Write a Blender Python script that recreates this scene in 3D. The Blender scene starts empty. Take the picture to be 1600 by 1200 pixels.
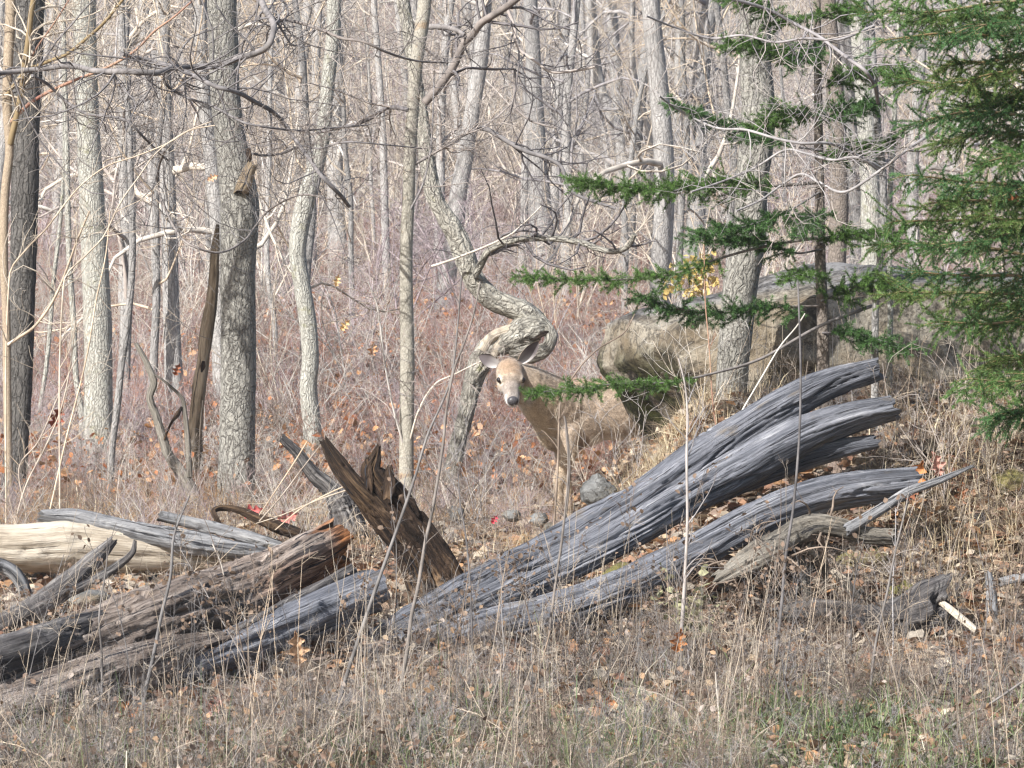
import bpy, bmesh, math, random
import numpy as np
from mathutils import Vector, Matrix

random.seed(5)
rng = np.random.default_rng(11)
scene = bpy.context.scene
COL = scene.collection

# ------------------------------------------------------------------ camera, sky, sun, exposure
F = 6750.0            # focal length in pixels of the 1600 x 1200 photograph
CZ = 1.6              # eye height
cam = bpy.data.cameras.new('camera')
cam.sensor_width = 36.0
cam.lens = F / 1600.0 * 36.0
cam.clip_end = 2000.0
cam.dof.use_dof = True
cam.dof.focus_distance = 24.5
cam.dof.aperture_fstop = 20.0
cam_o = bpy.data.objects.new('camera', cam)
COL.objects.link(cam_o)
cam_o.location = (0, 0, CZ)
cam_o.rotation_euler = (math.radians(90), 0, 0)
scene.camera = cam_o

SUN_DIR = Vector((-0.50, -0.62, 0.60)).normalized()      # towards the sun
world = bpy.data.worlds.new('World')
scene.world = world
world.use_nodes = True
wn = world.node_tree.nodes
wl = world.node_tree.links
sky = wn.new('ShaderNodeTexSky')
sky.sky_type = 'NISHITA'
sky.sun_disc = False
sky.sun_elevation = math.asin(SUN_DIR.z)
sky.sun_rotation = math.atan2(SUN_DIR.x, SUN_DIR.y)
sky.dust_density = 2.0
wn['Background'].inputs['Strength'].default_value = 0.105
wl.new(sky.outputs['Color'], wn['Background'].inputs['Color'])

sun = bpy.data.lights.new('sun', 'SUN')
sun.energy = 5.0
sun.angle = math.radians(0.55)
sun.color = (1.0, 0.985, 0.96)
sun_o = bpy.data.objects.new('sun', sun)
COL.objects.link(sun_o)
sun_o.rotation_euler = SUN_DIR.to_track_quat('Z', 'Y').to_euler()

scene.view_settings.view_transform = 'Standard'
scene.view_settings.look = 'None'
scene.view_settings.exposure = 0.97
scene.view_settings.gamma = 1.0
scene.view_settings.use_curve_mapping = False
scene.cycles.max_bounces = 6
scene.cycles.filter_width = 1.35

# ------------------------------------------------------------------ numeric helpers
def hash3(ix, iy, iz):
    n = (ix.astype(np.uint32) * np.uint32(374761393) + iy.astype(np.uint32) * np.uint32(668265263)
         + iz.astype(np.uint32) * np.uint32(2246822519))
    n = (n ^ (n >> np.uint32(13))) * np.uint32(1274126177)
    n = n ^ (n >> np.uint32(16))
    return n.astype(np.float64) / 4294967295.0

def vnoise(p):
    """value noise in [-1, 1] at points p (..., 3)"""
    p = np.asarray(p, dtype=np.float64) + 1000.0
    i = np.floor(p).astype(np.int64)
    f = p - i
    u = f * f * (3 - 2 * f)
    out = 0
    for dx in (0, 1):
        for dy in (0, 1):
            for dz in (0, 1):
                w = ((u[..., 0] if dx else 1 - u[..., 0]) * (u[..., 1] if dy else 1 - u[..., 1])
                     * (u[..., 2] if dz else 1 - u[..., 2]))
                out = out + w * hash3(i[..., 0] + dx, i[..., 1] + dy, i[..., 2] + dz)
    return out * 2 - 1

def fbm(p, o=3):
    a, s, r = 1.0, 0.0, 0.0
    p = np.asarray(p, dtype=np.float64)
    for k in range(o):
        r = r + a * vnoise(p * (2.0 ** k) + 17.3 * k)
        s += a
        a *= 0.5
    return r / s

def sstep(x):
    x = np.clip(x, 0, 1)
    return x * x * (3 - 2 * x)

def unit(v):
    return v / np.maximum(np.linalg.norm(v, axis=-1, keepdims=True), 1e-9)

# ------------------------------------------------------------------ terrain height
_gy = np.array([10, 15, 17.5, 18.5, 20, 21, 22, 23, 25, 28, 33, 40, 50, 60, 80, 100, 130, 160, 200, 260, 330])
_gr = np.array([2300, 1440, 1225, 1150, 1050, 995, 945, 905, 838, 792, 708, 605, 505, 445, 345, 240, 60, -120, -300, -500, -600])
_gz = CZ - (_gr - 600) / F * _gy

def ground_base(X, Y):
    X = np.asarray(X, dtype=np.float64)
    Y = np.asarray(Y, dtype=np.float64)
    z = np.interp(Y, _gy, _gz)
    bank = 0.84 * sstep((X - 0.38) / 0.85) * sstep((Y - 21.0) / 2.6) * (1 - sstep((Y - 27.0) / 8.0))
    return z + bank

def ground_z(X, Y):
    X = np.asarray(X, dtype=np.float64)
    Y = np.asarray(Y, dtype=np.float64)
    p = np.stack([X, Y, np.zeros_like(X)], -1)
    far = np.clip((Y - 25) / 60.0, 0, 1)
    return ground_base(X, Y) + 0.035 * fbm(p * 1.1, 3) + 0.25 * far * vnoise(p * 0.16)

def P(px, py, Y):
    """a point of the photograph (pixels of 1600 x 1200) at distance Y"""
    return np.array([(px - 800.0) / F * Y, Y, CZ - (py - 600.0) / F * Y])

def row_to_Y(r):
    return np.interp(-np.asarray(r, dtype=np.float64), -_gr, _gy)

# ------------------------------------------------------------------ mesh accumulation
class Acc:
    def __init__(self):
        self.v, self.q, self.t, self.rest, self.tint = [], [], [], [], []
        self.n = 0
        self.qm, self.tm = [], []
    def add(self, v, quads=None, tris=None, rest=None, tint=None, mi=0):
        v = np.asarray(v, dtype=np.float64).reshape(-1, 3)
        if quads is not None and len(quads):
            q = np.asarray(quads, dtype=np.int64) + self.n
            self.q.append(q); self.qm.append(np.full(len(q), mi))
        if tris is not None and len(tris):
            t = np.asarray(tris, dtype=np.int64) + self.n
            self.t.append(t); self.tm.append(np.full(len(t), mi))
        self.v.append(v)
        self.rest.append(v if rest is None else np.asarray(rest).reshape(-1, 3))
        if tint is None:
            tint = np.ones((len(v), 3))
        tint = np.broadcast_to(np.asarray(tint, dtype=np.float64), (len(v), 3))
        self.tint.append(tint)
        self.n += len(v)
    def mesh(self, name, mats, origin=(0, 0, 0), smooth=True):
        me = bpy.data.meshes.new(name)
        v = np.concatenate(self.v) - np.asarray(origin)
        q = np.concatenate(self.q) if self.q else np.zeros((0, 4), int)
        t = np.concatenate(self.t) if self.t else np.zeros((0, 3), int)
        me.vertices.add(len(v))
        me.vertices.foreach_set('co', v.astype(np.float32).ravel())
        loops = np.concatenate([q.ravel(), t.ravel()])
        me.loops.add(len(loops))
        me.loops.foreach_set('vertex_index', loops.astype(np.int32))
        nq, nt = len(q), len(t)
        me.polygons.add(nq + nt)
        ls = np.concatenate([np.arange(nq) * 4, nq * 4 + np.arange(nt) * 3])
        me.polygons.foreach_set('loop_start', ls.astype(np.int32))
        me.polygons.foreach_set('use_smooth', np.full(nq + nt, smooth))
        mi = np.concatenate(self.qm + self.tm) if (self.qm or self.tm) else np.zeros(0, int)
        for m in (mats if isinstance(mats, (list, tuple)) else [mats]):
            me.materials.append(m)
        me.polygons.foreach_set('material_index', mi.astype(np.int32))
        a = me.attributes.new('rest', 'FLOAT_VECTOR', 'POINT')
        a.data.foreach_set('vector', np.concatenate(self.rest).astype(np.float32).ravel())
        c = me.attributes.new('tint', 'FLOAT_COLOR', 'POINT')
        tc = np.concatenate(self.tint)
        c.data.foreach_set('color', np.concatenate([tc, np.ones((len(tc), 1))], 1).astype(np.float32).ravel())
        me.update(calc_edges=True)
        return me

def obj(name, me, parent=None):
    o = bpy.data.objects.new(name, me)
    COL.objects.link(o)
    if parent is not None:
        o.parent = parent
    return o

ORIG = {}
def thing(name, label, cat, loc, group=None):
    o = bpy.data.objects.new(name, None)
    COL.objects.link(o)
    o.location = loc
    o.empty_display_size = 0.2
    o['label'] = label
    o['category'] = cat
    if group:
        o['group'] = group
    ORIG[o.name] = np.array(loc, dtype=float)
    return o

def part(name, acc, mats, root, parent=None, smooth=True, stuff=False, label=None):
    me = acc.mesh(name, mats, ORIG[root.name], smooth)
    o = obj(name, me, parent or root)
    if stuff:
        o['kind'] = 'stuff'
    if label:
        o['label'] = label
    return o

def single(name, acc, mats, label, cat, loc, group=None, smooth=True):
    o = obj(name, acc.mesh(name, mats, loc, smooth))
    o.location = loc
    o['label'] = label
    o['category'] = cat
    if group:
        o['group'] = group
    return o

def stuff(name, acc, mats, smooth=True):
    o = obj(name, acc.mesh(name, mats, (0, 0, 0), smooth))
    o['kind'] = 'stuff'
    return o

# ------------------------------------------------------------------ tubes and growth
def tube_batch(acc, Pn, R, k=3, tint=None, mi=0):
    """Pn (M,n,3), R (M,n): M tubes at once"""
    M, n, _ = Pn.shape
    T = unit(np.gradient(Pn, axis=1))
    mid = T.mean(axis=1)
    ref = np.zeros((M, 3))
    ref[np.arange(M), np.argmin(np.abs(mid), axis=1)] = 1
    N = unit(np.cross(T, ref[:, None, :]))
    B = np.cross(T, N)
    a = np.arange(k) * 2 * math.pi / k
    ca, sa = np.cos(a), np.sin(a)
    off = N[:, :, None, :] * ca[None, None, :, None] + B[:, :, None, :] * sa[None, None, :, None]
    V = Pn[:, :, None, :] + off * R[:, :, None, None]
    seg = np.linalg.norm(np.diff(Pn, axis=1), axis=2)
    s = np.concatenate([np.zeros((M, 1)), np.cumsum(seg, axis=1)], 1) + rng.uniform(0, 50, (M, 1))
    rest = np.stack([R[:, :, None] * ca + 0 * s[:, :, None], R[:, :, None] * sa + 0 * s[:, :, None],
                     np.broadcast_to(s[:, :, None], (M, n, k))], -1)
    idx = np.arange(M * n * k).reshape(M, n, k)
    nx = np.roll(idx, -1, axis=2)
    q = np.stack([idx[:, :-1], nx[:, :-1], nx[:, 1:], idx[:, 1:]], -1).reshape(-1, 4)
    if tint is not None:
        tint = np.repeat(np.asarray(tint).reshape(M, 3), n * k, axis=0)
    acc.add(V.reshape(-1, 3), quads=q, rest=rest.reshape(-1, 3), tint=tint, mi=mi)

def grow(Pn, R, k, t0, t1, L, ang, npts=5, wig=0.3, up=0.0, rr=0.6, rmin=0.0015, tip=0.35, taper=0.5):
    M, n, _ = Pn.shape
    par = np.repeat(np.arange(M), k)
    K = len(par)
    t = rng.uniform(t0, t1, K)
    x = np.clip(t * (n - 1), 0, n - 1.001)
    i = np.floor(x).astype(int)
    f = (x - i)[:, None]
    base = Pn[par, i] * (1 - f) + Pn[par, i + 1] * f
    tang = unit(Pn[par, i + 1] - Pn[par, i])
    rb = R[par, i] * (1 - f[:, 0]) + R[par, i + 1] * f[:, 0]
    rv = rng.normal(size=(K, 3))
    perp = unit(rv - (rv * tang).sum(1, keepdims=True) * tang)
    a = np.radians(rng.uniform(ang[0], ang[1], K))[:, None]
    d = np.cos(a) * tang + np.sin(a) * perp
    ln = rng.uniform(L[0], L[1], K) * (1 - taper * t)
    pts = [base]
    p = base
    cur = rng.normal(size=(K, 3)) * wig * 0.5
    for j in range(npts - 1):
        cur = cur * 0.55 + rng.normal(size=(K, 3)) * wig
        d = unit(d + cur + np.array([0, 0, up]))
        p = p + d * (ln / (npts - 1))[:, None]
        pts.append(p)
    r0 = np.maximum(rb * rr * rng.uniform(0.75, 1.1, K), rmin)
    r0 = np.minimum(r0, rb * 0.95 + 0.0004)
    prof = np.linspace(1, tip, npts)
    return np.stack(pts, 1), np.maximum(r0[:, None] * prof[None], rmin * 0.7)

def resample(pts, rad, n):
    """Catmull-Rom through control points"""
    pts = np.asarray(pts, float)
    rad = np.asarray(rad, float)
    m = len(pts)
    d = np.concatenate([[0], np.cumsum(np.maximum(np.linalg.norm(np.diff(pts, axis=0), axis=1), 1e-6))])
    u = np.linspace(0, d[-1], n)
    i = np.clip(np.searchsorted(d, u, side='right') - 1, 0, m - 2)
    f = ((u - d[i]) / (d[i + 1] - d[i]))[:, None]
    def tan(j):
        a = np.clip(j - 1, 0, m - 1)
        b = np.clip(j + 1, 0, m - 1)
        return (pts[b] - pts[a]) / np.maximum(d[b] - d[a], 1e-6)[:, None]
    h = (d[i + 1] - d[i])[:, None]
    m0, m1 = tan(i) * h, tan(i + 1) * h
    f2, f3 = f * f, f * f * f
    out = (2 * f3 - 3 * f2 + 1) * pts[i] + (f3 - 2 * f2 + f) * m0 + (-2 * f3 + 3 * f2) * pts[i + 1] + (f3 - f2) * m1
    return out, np.interp(u, d, rad), u

def limb(acc, pts, rad, k=14, n=60, disp=None, flat=1.0, caps=True, ragged=0.0, seed=0.0, mi=0, tint=None, capmi=None, tintf=None):
    """one carefully shaped tube: disp(unit angle vectors, s) gives the relative bulge"""
    C, r, s = resample(pts, rad, n)
    T = unit(np.gradient(C, axis=0))
    # parallel transport, starting with the side that faces the camera
    N = np.zeros_like(T)
    n0 = np.array([0, -1.0, 0]) if abs(T[0][1]) < 0.9 else np.array([0, 0, 1.0])
    for j in range(n):
        n0 = n0 - T[j] * n0.dot(T[j])
        n0 = n0 / np.linalg.norm(n0)
        N[j] = n0
    B = np.cross(T, N)
    a = np.arange(k) * 2 * math.pi / k
    ca, sa = np.cos(a), np.sin(a)
    A = np.stack([np.broadcast_to(ca, (n, k)), np.broadcast_to(sa, (n, k)), np.broadcast_to(s[:, None], (n, k))], -1)
    f = np.ones((n, k))
    if disp is not None:
        f = 1 + disp(A + np.array([seed * 3.1, seed * 1.7, seed * 5.3]), r)
    rr = r[:, None] * f
    V = C[:, None, :] + N[:, None, :] * (rr * ca)[..., None] * flat + B[:, None, :] * (rr * sa)[..., None]
    if ragged > 0:
        e = np.clip((s - (s[-1] - 2.5 * r[-1])) / (2.5 * r[-1]), 0, 1)
        jag = ragged * r[-1] * vnoise(np.stack([ca * 2.2 + seed, sa * 2.2, ca * 0 + 3.3], -1)) * 1.6
        V = V + T[:, None, :] * (e[:, None] * jag[None, :])[..., None]
        e0 = np.clip(1 - s / (2.5 * r[0]), 0, 1)
        jag = ragged * r[0] * vnoise(np.stack([ca * 2.5 + seed, sa * 2.5, ca * 0 + 7.3], -1)) * 1.6
        V = V + T[:, None, :] * (e0[:, None] * jag[None, :])[..., None]
    rm = float(r.mean())
    rest = np.stack([np.broadcast_to(rm * ca, (n, k)), np.broadcast_to(rm * sa, (n, k)), np.broadcast_to(s[:, None], (n, k))], -1) + seed * 7.7
    idx = np.arange(n * k).reshape(n, k)
    nx = np.roll(idx, -1, axis=1)
    q = np.stack([idx[:-1], nx[:-1], nx[1:], idx[1:]], -1).reshape(-1, 4)
    tv = None if tintf is None else tintf(np.broadcast_to(ca, (n, k)), np.broadcast_to(sa, (n, k)), np.broadcast_to((s / s[-1])[:, None], (n, k)), rest)
    acc.add(V.reshape(-1, 3), quads=q, rest=rest.reshape(-1, 3), mi=mi, tint=tint if tv is None else tv.reshape(-1, 3))
    if caps:
        for row, flip in ((0, True), (n - 1, False)):
            ring = V[row]
            inner = C[row] + (ring - C[row]) * 0.5 + T[row] * (0.05 * r[row]) * (-1 if not flip else 1)
            cen = ring.mean(axis=0) + T[row] * (0.25 * r[row]) * (-1 if not flip else 1)
            vv = np.concatenate([ring, inner, cen[None]])
            i0 = np.arange(k)
            i1 = np.roll(i0, -1)
            qq = np.stack([i0, i1, i1 + k, i0 + k], -1)
            tt = np.stack([i0 + k, i1 + k, np.full(k, 2 * k)], -1)
            if flip:
                qq, tt = qq[:, ::-1], tt[:, ::-1]
            rs = np.concatenate([rest[row], rest[row] * 0.5, rest[row].mean(axis=0)[None]])
            acc.add(vv, quads=qq, tris=tt, rest=rs, mi=mi if capmi is None else capmi, tint=tint)
    return C, r

def d_bark(amp=0.05, fr=3.0, fs=9.0):
    def f(A, r):
        rel = A * np.array([fr, fr, fs])
        g = 1 - np.abs(fbm(rel, 2)) * 2
        low = vnoise(A * np.array([0.8, 0.8, 1.6]))
        return amp * g + 0.06 * low
    return f

def d_wood(amp=0.12, fr=4.0, fs=1.0, fine=0.05):
    """long grooves that follow the grain of weathered wood, deep irregular checks, knots and lost splinters"""
    def f(A, r):
        wv = A + 0.22 * np.stack([vnoise(A * np.array([1, 1, 2.2]) + 5), vnoise(A * np.array([1, 1, 2.2]) + 25), 0 * A[..., 0]], -1)
        g = fbm(wv * np.array([fr, fr, fs]), 3)
        cr = np.clip(np.abs(vnoise(wv * np.array([fr * 0.9, fr * 0.9, fs * 0.7]) + 40)), 0, 0.09) / 0.09
        cr2 = np.clip(np.abs(vnoise(wv * np.array([fr * 2.2, fr * 2.2, fs * 1.5]) + 80)), 0, 0.10) / 0.10
        where = np.clip(vnoise(A * np.array([1.2, 1.2, 1.1]) + 60) * 2 + 0.6, 0, 1)
        step = np.round(2 * vnoise(wv * np.array([fr * 0.7, fr * 0.7, fs * 1.6]) + 13)) / 2
        return (amp * g - amp * 1.9 * (1 - cr) * where - amp * 0.9 * (1 - cr2) * (1 - 0.5 * where) + amp * 0.45 * step
                + fine * vnoise(wv * np.array([fr * 3, fr * 3, fs * 5])) + 0.09 * vnoise(A * np.array([1, 1, 2.5])))
    return f

# ------------------------------------------------------------------ materials
def nodes_of(name):
    m = bpy.data.materials.new(name)
    m.use_nodes = True
    nt = m.node_tree
    b = nt.nodes['Principled BSDF']
    b.inputs['Roughness'].default_value = 0.85
    b.inputs['Specular IOR Level'].default_value = 0.25
    return m, nt, b

def N_(nt, kind, **kw):
    n = nt.nodes.new(kind)
    for k, v in kw.items():
        if k in n.inputs:
            n.inputs[k].default_value = v
        else:
            setattr(n, k, v)
    return n

def attr(nt, name):
    n = nt.nodes.new('ShaderNodeAttribute')
    n.attribute_name = name
    return n

def mapped(nt, src, scale):
    m = nt.nodes.new('ShaderNodeMapping')
    m.inputs['Scale'].default_value = scale
    nt.links.new(src, m.inputs['Vector'])
    return m.outputs['Vector']

def noise_(nt, vec, scale, detail=4, rough=0.6):
    n = nt.nodes.new('ShaderNodeTexNoise')
    n.inputs['Scale'].default_value = scale
    n.inputs['Detail'].default_value = detail
    n.inputs['Roughness'].default_value = rough
    nt.links.new(vec, n.inputs['Vector'])
    return n.outputs['Fac']

def ramp(nt, fac, stops):
    r = nt.nodes.new('ShaderNodeValToRGB')
    els = r.color_ramp.elements
    while len(els) < len(stops):
        els.new(0.5)
    for e, (p, c) in zip(els, stops):
        e.position = p
        e.color = (*c, 1) if len(c) == 3 else c
    nt.links.new(fac, r.inputs['Fac'])
    return r.outputs['Color']

def g3(x):
    return (x, x, x)

def mix(nt, fac, a, b, mode='MIX'):
    m = nt.nodes.new('ShaderNodeMix')
    m.data_type = 'RGBA'
    m.blend_type = mode
    for sock, val in ((m.inputs['Factor'], fac), (m.inputs['A'], a), (m.inputs['B'], b)):
        if hasattr(val, 'is_output') or isinstance(val, bpy.types.NodeSocket):
            nt.links.new(val, sock)
        elif isinstance(val, tuple):
            sock.default_value = (*val, 1) if len(val) == 3 else val
        else:
            sock.default_value = val
    return m.outputs['Result']

def bump(nt, b, h, strength, dist):
    n = nt.nodes.new('ShaderNodeBump')
    n.inputs['Strength'].default_value = strength
    n.inputs['Distance'].default_value = dist
    nt.links.new(h, n.inputs['Height'])
    nt.links.new(n.outputs['Normal'], b.inputs['Normal'])

def mat_bark(name, light, dark, scale=55.0, stretch=0.28, moss=None, moss_lo=0.55, depth=0.012, patch=0.35, width=0.16, fmix=0.38):
    m, nt, b = nodes_of(name)
    rest = attr(nt, 'rest').outputs['Vector']
    wob = noise_(nt, rest, 14, 2)
    vec = mapped(nt, rest, (1, 1, stretch))
    va = nt.nodes.new('ShaderNodeVectorMath'); va.operation = 'MULTIPLY_ADD'
    nt.links.new(wob, va.inputs[0]); va.inputs[1].default_value = (0.05, 0.05, 0.03); nt.links.new(vec, va.inputs[2])
    v = nt.nodes.new('ShaderNodeTexVoronoi'); v.feature = 'DISTANCE_TO_EDGE'; v.inputs['Scale'].default_value = scale
    nt.links.new(va.outputs[0], v.inputs['Vector'])
    fine = noise_(nt, mapped(nt, rest, (1, 1, 0.35)), 130, 4, 0.65)
    big = noise_(nt, rest, 3.5, 3)
    plate = ramp(nt, v.outputs['Distance'], [(0.0, g3(0.0)), (width, g3(0.8)), (width * 2.4, g3(1.0))])
    fc = ramp(nt, fine, [(0.36, g3(0.0)), (0.60, g3(1.0))])
    h = mix(nt, fmix, plate, fc)
    col = mix(nt, h, dark, light)
    mid = tuple(x * 0.72 for x in light)
    col = mix(nt, ramp(nt, big, [(0.42, g3(0)), (0.62, g3(patch))]), col, mid, 'MIX')
    if moss:
        mn = noise_(nt, rest, 9, 4)
        col = mix(nt, ramp(nt, mn, [(moss_lo, g3(0)), (moss_lo + 0.1, g3(0.75))]), col, moss)
    nt.links.new(col, b.inputs['Base Color'])
    bump(nt, b, h, 0.9, depth)
    return m

def mat_wood(name, stops, scale=70.0, stretch=0.05, depth=0.01, stain=None, stain_lo=0.55, crack=(0.02, 0.02, 0.024), crack_w=0.36):
    m, nt, b = nodes_of(name)
    rest = attr(nt, 'rest').outputs['Vector']
    wob = nt.nodes.new('ShaderNodeTexNoise'); wob.inputs['Scale'].default_value = 5; wob.inputs['Detail'].default_value = 2
    nt.links.new(rest, wob.inputs['Vector'])
    va = nt.nodes.new('ShaderNodeVectorMath'); va.operation = 'MULTIPLY_ADD'
    nt.links.new(wob.outputs['Color'], va.inputs[0]); va.inputs[1].default_value = (0.018, 0.018, 0.0); nt.links.new(rest, va.inputs[2])
    vec = mapped(nt, va.outputs[0], (1, 1, stretch))
    g1 = noise_(nt, vec, scale, 6, 0.7)
    g2 = noise_(nt, vec, scale * 0.33, 3, 0.6)
    big = noise_(nt, mapped(nt, rest, (1, 1, 0.4)), 6, 3)
    f = mix(nt, 0.45, g1, g2)
    f = mix(nt, 0.25, f, big)
    f = ramp(nt, f, [(0.36, g3(0.0)), (0.64, g3(1.0))])
    col = ramp(nt, f, stops)
    ck = noise_(nt, mapped(nt, va.outputs[0], (1, 1, stretch * 0.6)), scale * 0.55, 5, 0.75)
    cm = ramp(nt, ck, [(crack_w + 0.01, g3(1)), (crack_w + 0.07, g3(0))])
    col = mix(nt, cm, col, crack)
    if stain:
        sn = noise_(nt, mapped(nt, rest, (1, 1, 0.3)), 9, 4)
        col = mix(nt, ramp(nt, sn, [(stain_lo, g3(0)), (stain_lo + 0.12, g3(0.85))]), col, stain)
    col = mix(nt, 1.0, col, attr(nt, 'tint').outputs['Color'], 'MULTIPLY')
    nt.links.new(col, b.inputs['Base Color'])
    hh = mix(nt, cm, f, (0.0, 0.0, 0.0))
    bump(nt, b, hh, 1.0, depth)
    return m

def mat_twig(name, c1, c2, sc=3.0):
    m, nt, b = nodes_of(name)
    rest = attr(nt, 'rest').outputs['Vector']
    oi = nt.nodes.new('ShaderNodeObjectInfo')
    nz = noise_(nt, rest, sc, 3)
    col = ramp(nt, nz, [(0.35, c1), (0.65, c2)])
    var = ramp(nt, oi.outputs['Random'], [(0, (0.72, 0.70, 0.72)), (0.5, (1, 1, 1)), (1, (1.15, 1.05, 0.95))])
    col = mix(nt, 1.0, col, var, 'MULTIPLY')
    nt.links.new(col, b.inputs['Base Color'])
    return m

def mat_tint(name, rough=0.8, trans=0.0, nsc=40.0, amt=0.35):
    """colour of each leaf or blade from its own vertex tint, with mottling"""
    m, nt, b = nodes_of(name)
    t = attr(nt, 'tint').outputs['Color']
    geo = nt.nodes.new('ShaderNodeTexCoord')
    nz = noise_(nt, geo.outputs['Object'], nsc, 3)
    v = ramp(nt, nz, [(0.3, g3(1 - amt)), (0.7, g3(1 + amt * 0.5))])
    col = mix(nt, 1.0, t, v, 'MULTIPLY')
    nt.links.new(col, b.inputs['Base Color'])
    b.inputs['Roughness'].default_value = rough
    if trans > 0:
        tr = nt.nodes.new('ShaderNodeBsdfTranslucent')
        nt.links.new(col, tr.inputs['Color'])
        ms = nt.nodes.new('ShaderNodeMixShader')
        ms.inputs['Fac'].default_value = trans
        nt.links.new(b.outputs[0], ms.inputs[1])
        nt.links.new(tr.outputs[0], ms.inputs[2])
        nt.links.new(ms.outputs[0], nt.nodes['Material Output'].inputs['Surface'])
    return m

M_bark_main = mat_bark('bark_grey_plates', (0.35, 0.335, 0.295), (0.085, 0.078, 0.07), 46, 0.17, depth=0.02, width=0.13)
M_bark_pale = mat_bark('bark_pale', (0.46, 0.45, 0.395), (0.17, 0.16, 0.14), 58, 0.13, moss=(0.24, 0.23, 0.15), moss_lo=0.60)
M_bark_dark = mat_bark('bark_dark_furrowed', (0.16, 0.15, 0.138), (0.03, 0.028, 0.026), 36, 0.15, depth=0.02)
M_bark_smooth = mat_bark('bark_smooth_tan', (0.36, 0.335, 0.28), (0.21, 0.19, 0.155), 90, 0.5, moss=(0.25, 0.17, 0.10), moss_lo=0.6, depth=0.003)
M_bark_far = mat_bark('bark_far', (0.43, 0.41, 0.385), (0.17, 0.16, 0.155), 40, 0.15, depth=0.01)
M_bark_far2 = mat_bark('bark_far_grey', (0.33, 0.315, 0.30), (0.13, 0.125, 0.12), 45, 0.15, depth=0.01)
M_bark_red = mat_bark('bark_reddish_sapling', (0.36, 0.29, 0.21), (0.19, 0.145, 0.105), 90, 0.5, depth=0.002)
M_bark_crooked = mat_bark('bark_crooked', (0.50, 0.47, 0.40), (0.11, 0.10, 0.085), 46, 0.16, moss=(0.27, 0.26, 0.12), moss_lo=0.64, depth=0.025)
M_bark_fir = mat_bark('bark_fir_brown', (0.22, 0.185, 0.155), (0.09, 0.075, 0.065), 60, 0.4, depth=0.006)
M_snag = mat_wood('snag_wood', [(0.1, (0.05, 0.035, 0.022)), (0.5, (0.19, 0.145, 0.095)), (0.95, (0.40, 0.33, 0.24))], 70, 0.06)
M_log = mat_wood('weathered_grey_log', [(0.0, (0.035, 0.036, 0.042)), (0.35, (0.115, 0.12, 0.138)), (0.65, (0.215, 0.22, 0.245)), (1.0, (0.46, 0.46, 0.475))], 140, 0.014, 0.016, stain=(0.20, 0.165, 0.125), stain_lo=0.60)
M_log_end = mat_wood('log_end_grain', [(0.3, (0.12, 0.12, 0.13)), (0.7, (0.36, 0.35, 0.36))], 60, 0.5, 0.01)
M_rot = mat_wood('rotten_log', [(0.0, (0.045, 0.036, 0.03)), (0.4, (0.19, 0.15, 0.125)), (0.7, (0.34, 0.285, 0.245)), (1.0, (0.55, 0.49, 0.44))], 65, 0.06, 0.03, stain=(0.30, 0.115, 0.035), stain_lo=0.66, crack_w=0.38)
M_rot_end = mat_wood('rotten_log_end', [(0.1, (0.035, 0.018, 0.010)), (0.45, (0.155, 0.080, 0.040)), (0.95, (0.38, 0.25, 0.155))], 55, 0.2, 0.03)
M_rot_dark = mat_wood('charred_slab', [(0.05, (0.022, 0.02, 0.02)), (0.5, (0.10, 0.092, 0.09)), (0.95, (0.32, 0.30, 0.28))], 65, 0.06, 0.025)
M_pale_log = mat_wood('pale_bare_log', [(0.05, (0.20, 0.16, 0.12)), (0.45, (0.42, 0.36, 0.28)), (0.95, (0.62, 0.56, 0.47))], 60, 0.05, 0.012, crack=(0.12, 0.095, 0.07), crack_w=0.31)
M_grey_slab = mat_wood('grey_slab', [(0.1, (0.08, 0.08, 0.083)), (0.5, (0.23, 0.23, 0.235)), (0.95, (0.46, 0.45, 0.44))], 70, 0.06, 0.018)
M_dark_stump = mat_wood('dark_stump', [(0.1, (0.012, 0.008, 0.006)), (0.5, (0.055, 0.034, 0.022)), (1.0, (0.27, 0.175, 0.10))], 60, 0.12, 0.035)
M_root = mat_wood('gnarled_root', [(0.1, (0.055, 0.048, 0.04)), (0.5, (0.20, 0.18, 0.15)), (0.95, (0.42, 0.385, 0.33))], 65, 0.10, 0.022)
M_limb_dark = mat_twig('limb_dark_grey', (0.115, 0.107, 0.105), (0.22, 0.205, 0.20), 12)
M_twig_grey = mat_twig('twig_grey', (0.20, 0.188, 0.185), (0.38, 0.36, 0.35), 6)
M_twig_dark = mat_twig('twig_dark_grey', (0.11, 0.102, 0.10), (0.23, 0.215, 0.21), 6)
M_twig_pale = mat_twig('twig_pale', (0.31, 0.285, 0.255), (0.54, 0.51, 0.46), 6)
M_twig_tan = mat_twig('twig_tan', (0.30, 0.25, 0.195), (0.52, 0.455, 0.37), 6)
M_twig_lilac = mat_twig('brush_lilac', (0.235, 0.19, 0.195), (0.42, 0.355, 0.355), 6)
M_twig_red = mat_twig('brush_red', (0.20, 0.10, 0.08), (0.36, 0.22, 0.17), 6)
M_twig_brown = mat_twig('weed_brown', (0.10, 0.078, 0.062), (0.26, 0.21, 0.17), 6)
M_stem_dark = mat_twig('stem_dark', (0.085, 0.08, 0.078), (0.20, 0.19, 0.185), 9)
M_whip_red = mat_twig('whip_red', (0.26, 0.12, 0.09), (0.40, 0.28, 0.19), 2)
M_whip_olive = mat_twig('whip_olive', (0.19, 0.14, 0.075), (0.29, 0.22, 0.12), 5)
M_leaf = mat_tint('dry_leaf', 0.7, 0.25, 60, 0.4)
M_grass = mat_tint('dry_grass', 0.7, 0.2, 20, 0.25)
M_needle = mat_tint('needle', 0.45, 0.3, 30, 0.3)

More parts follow.
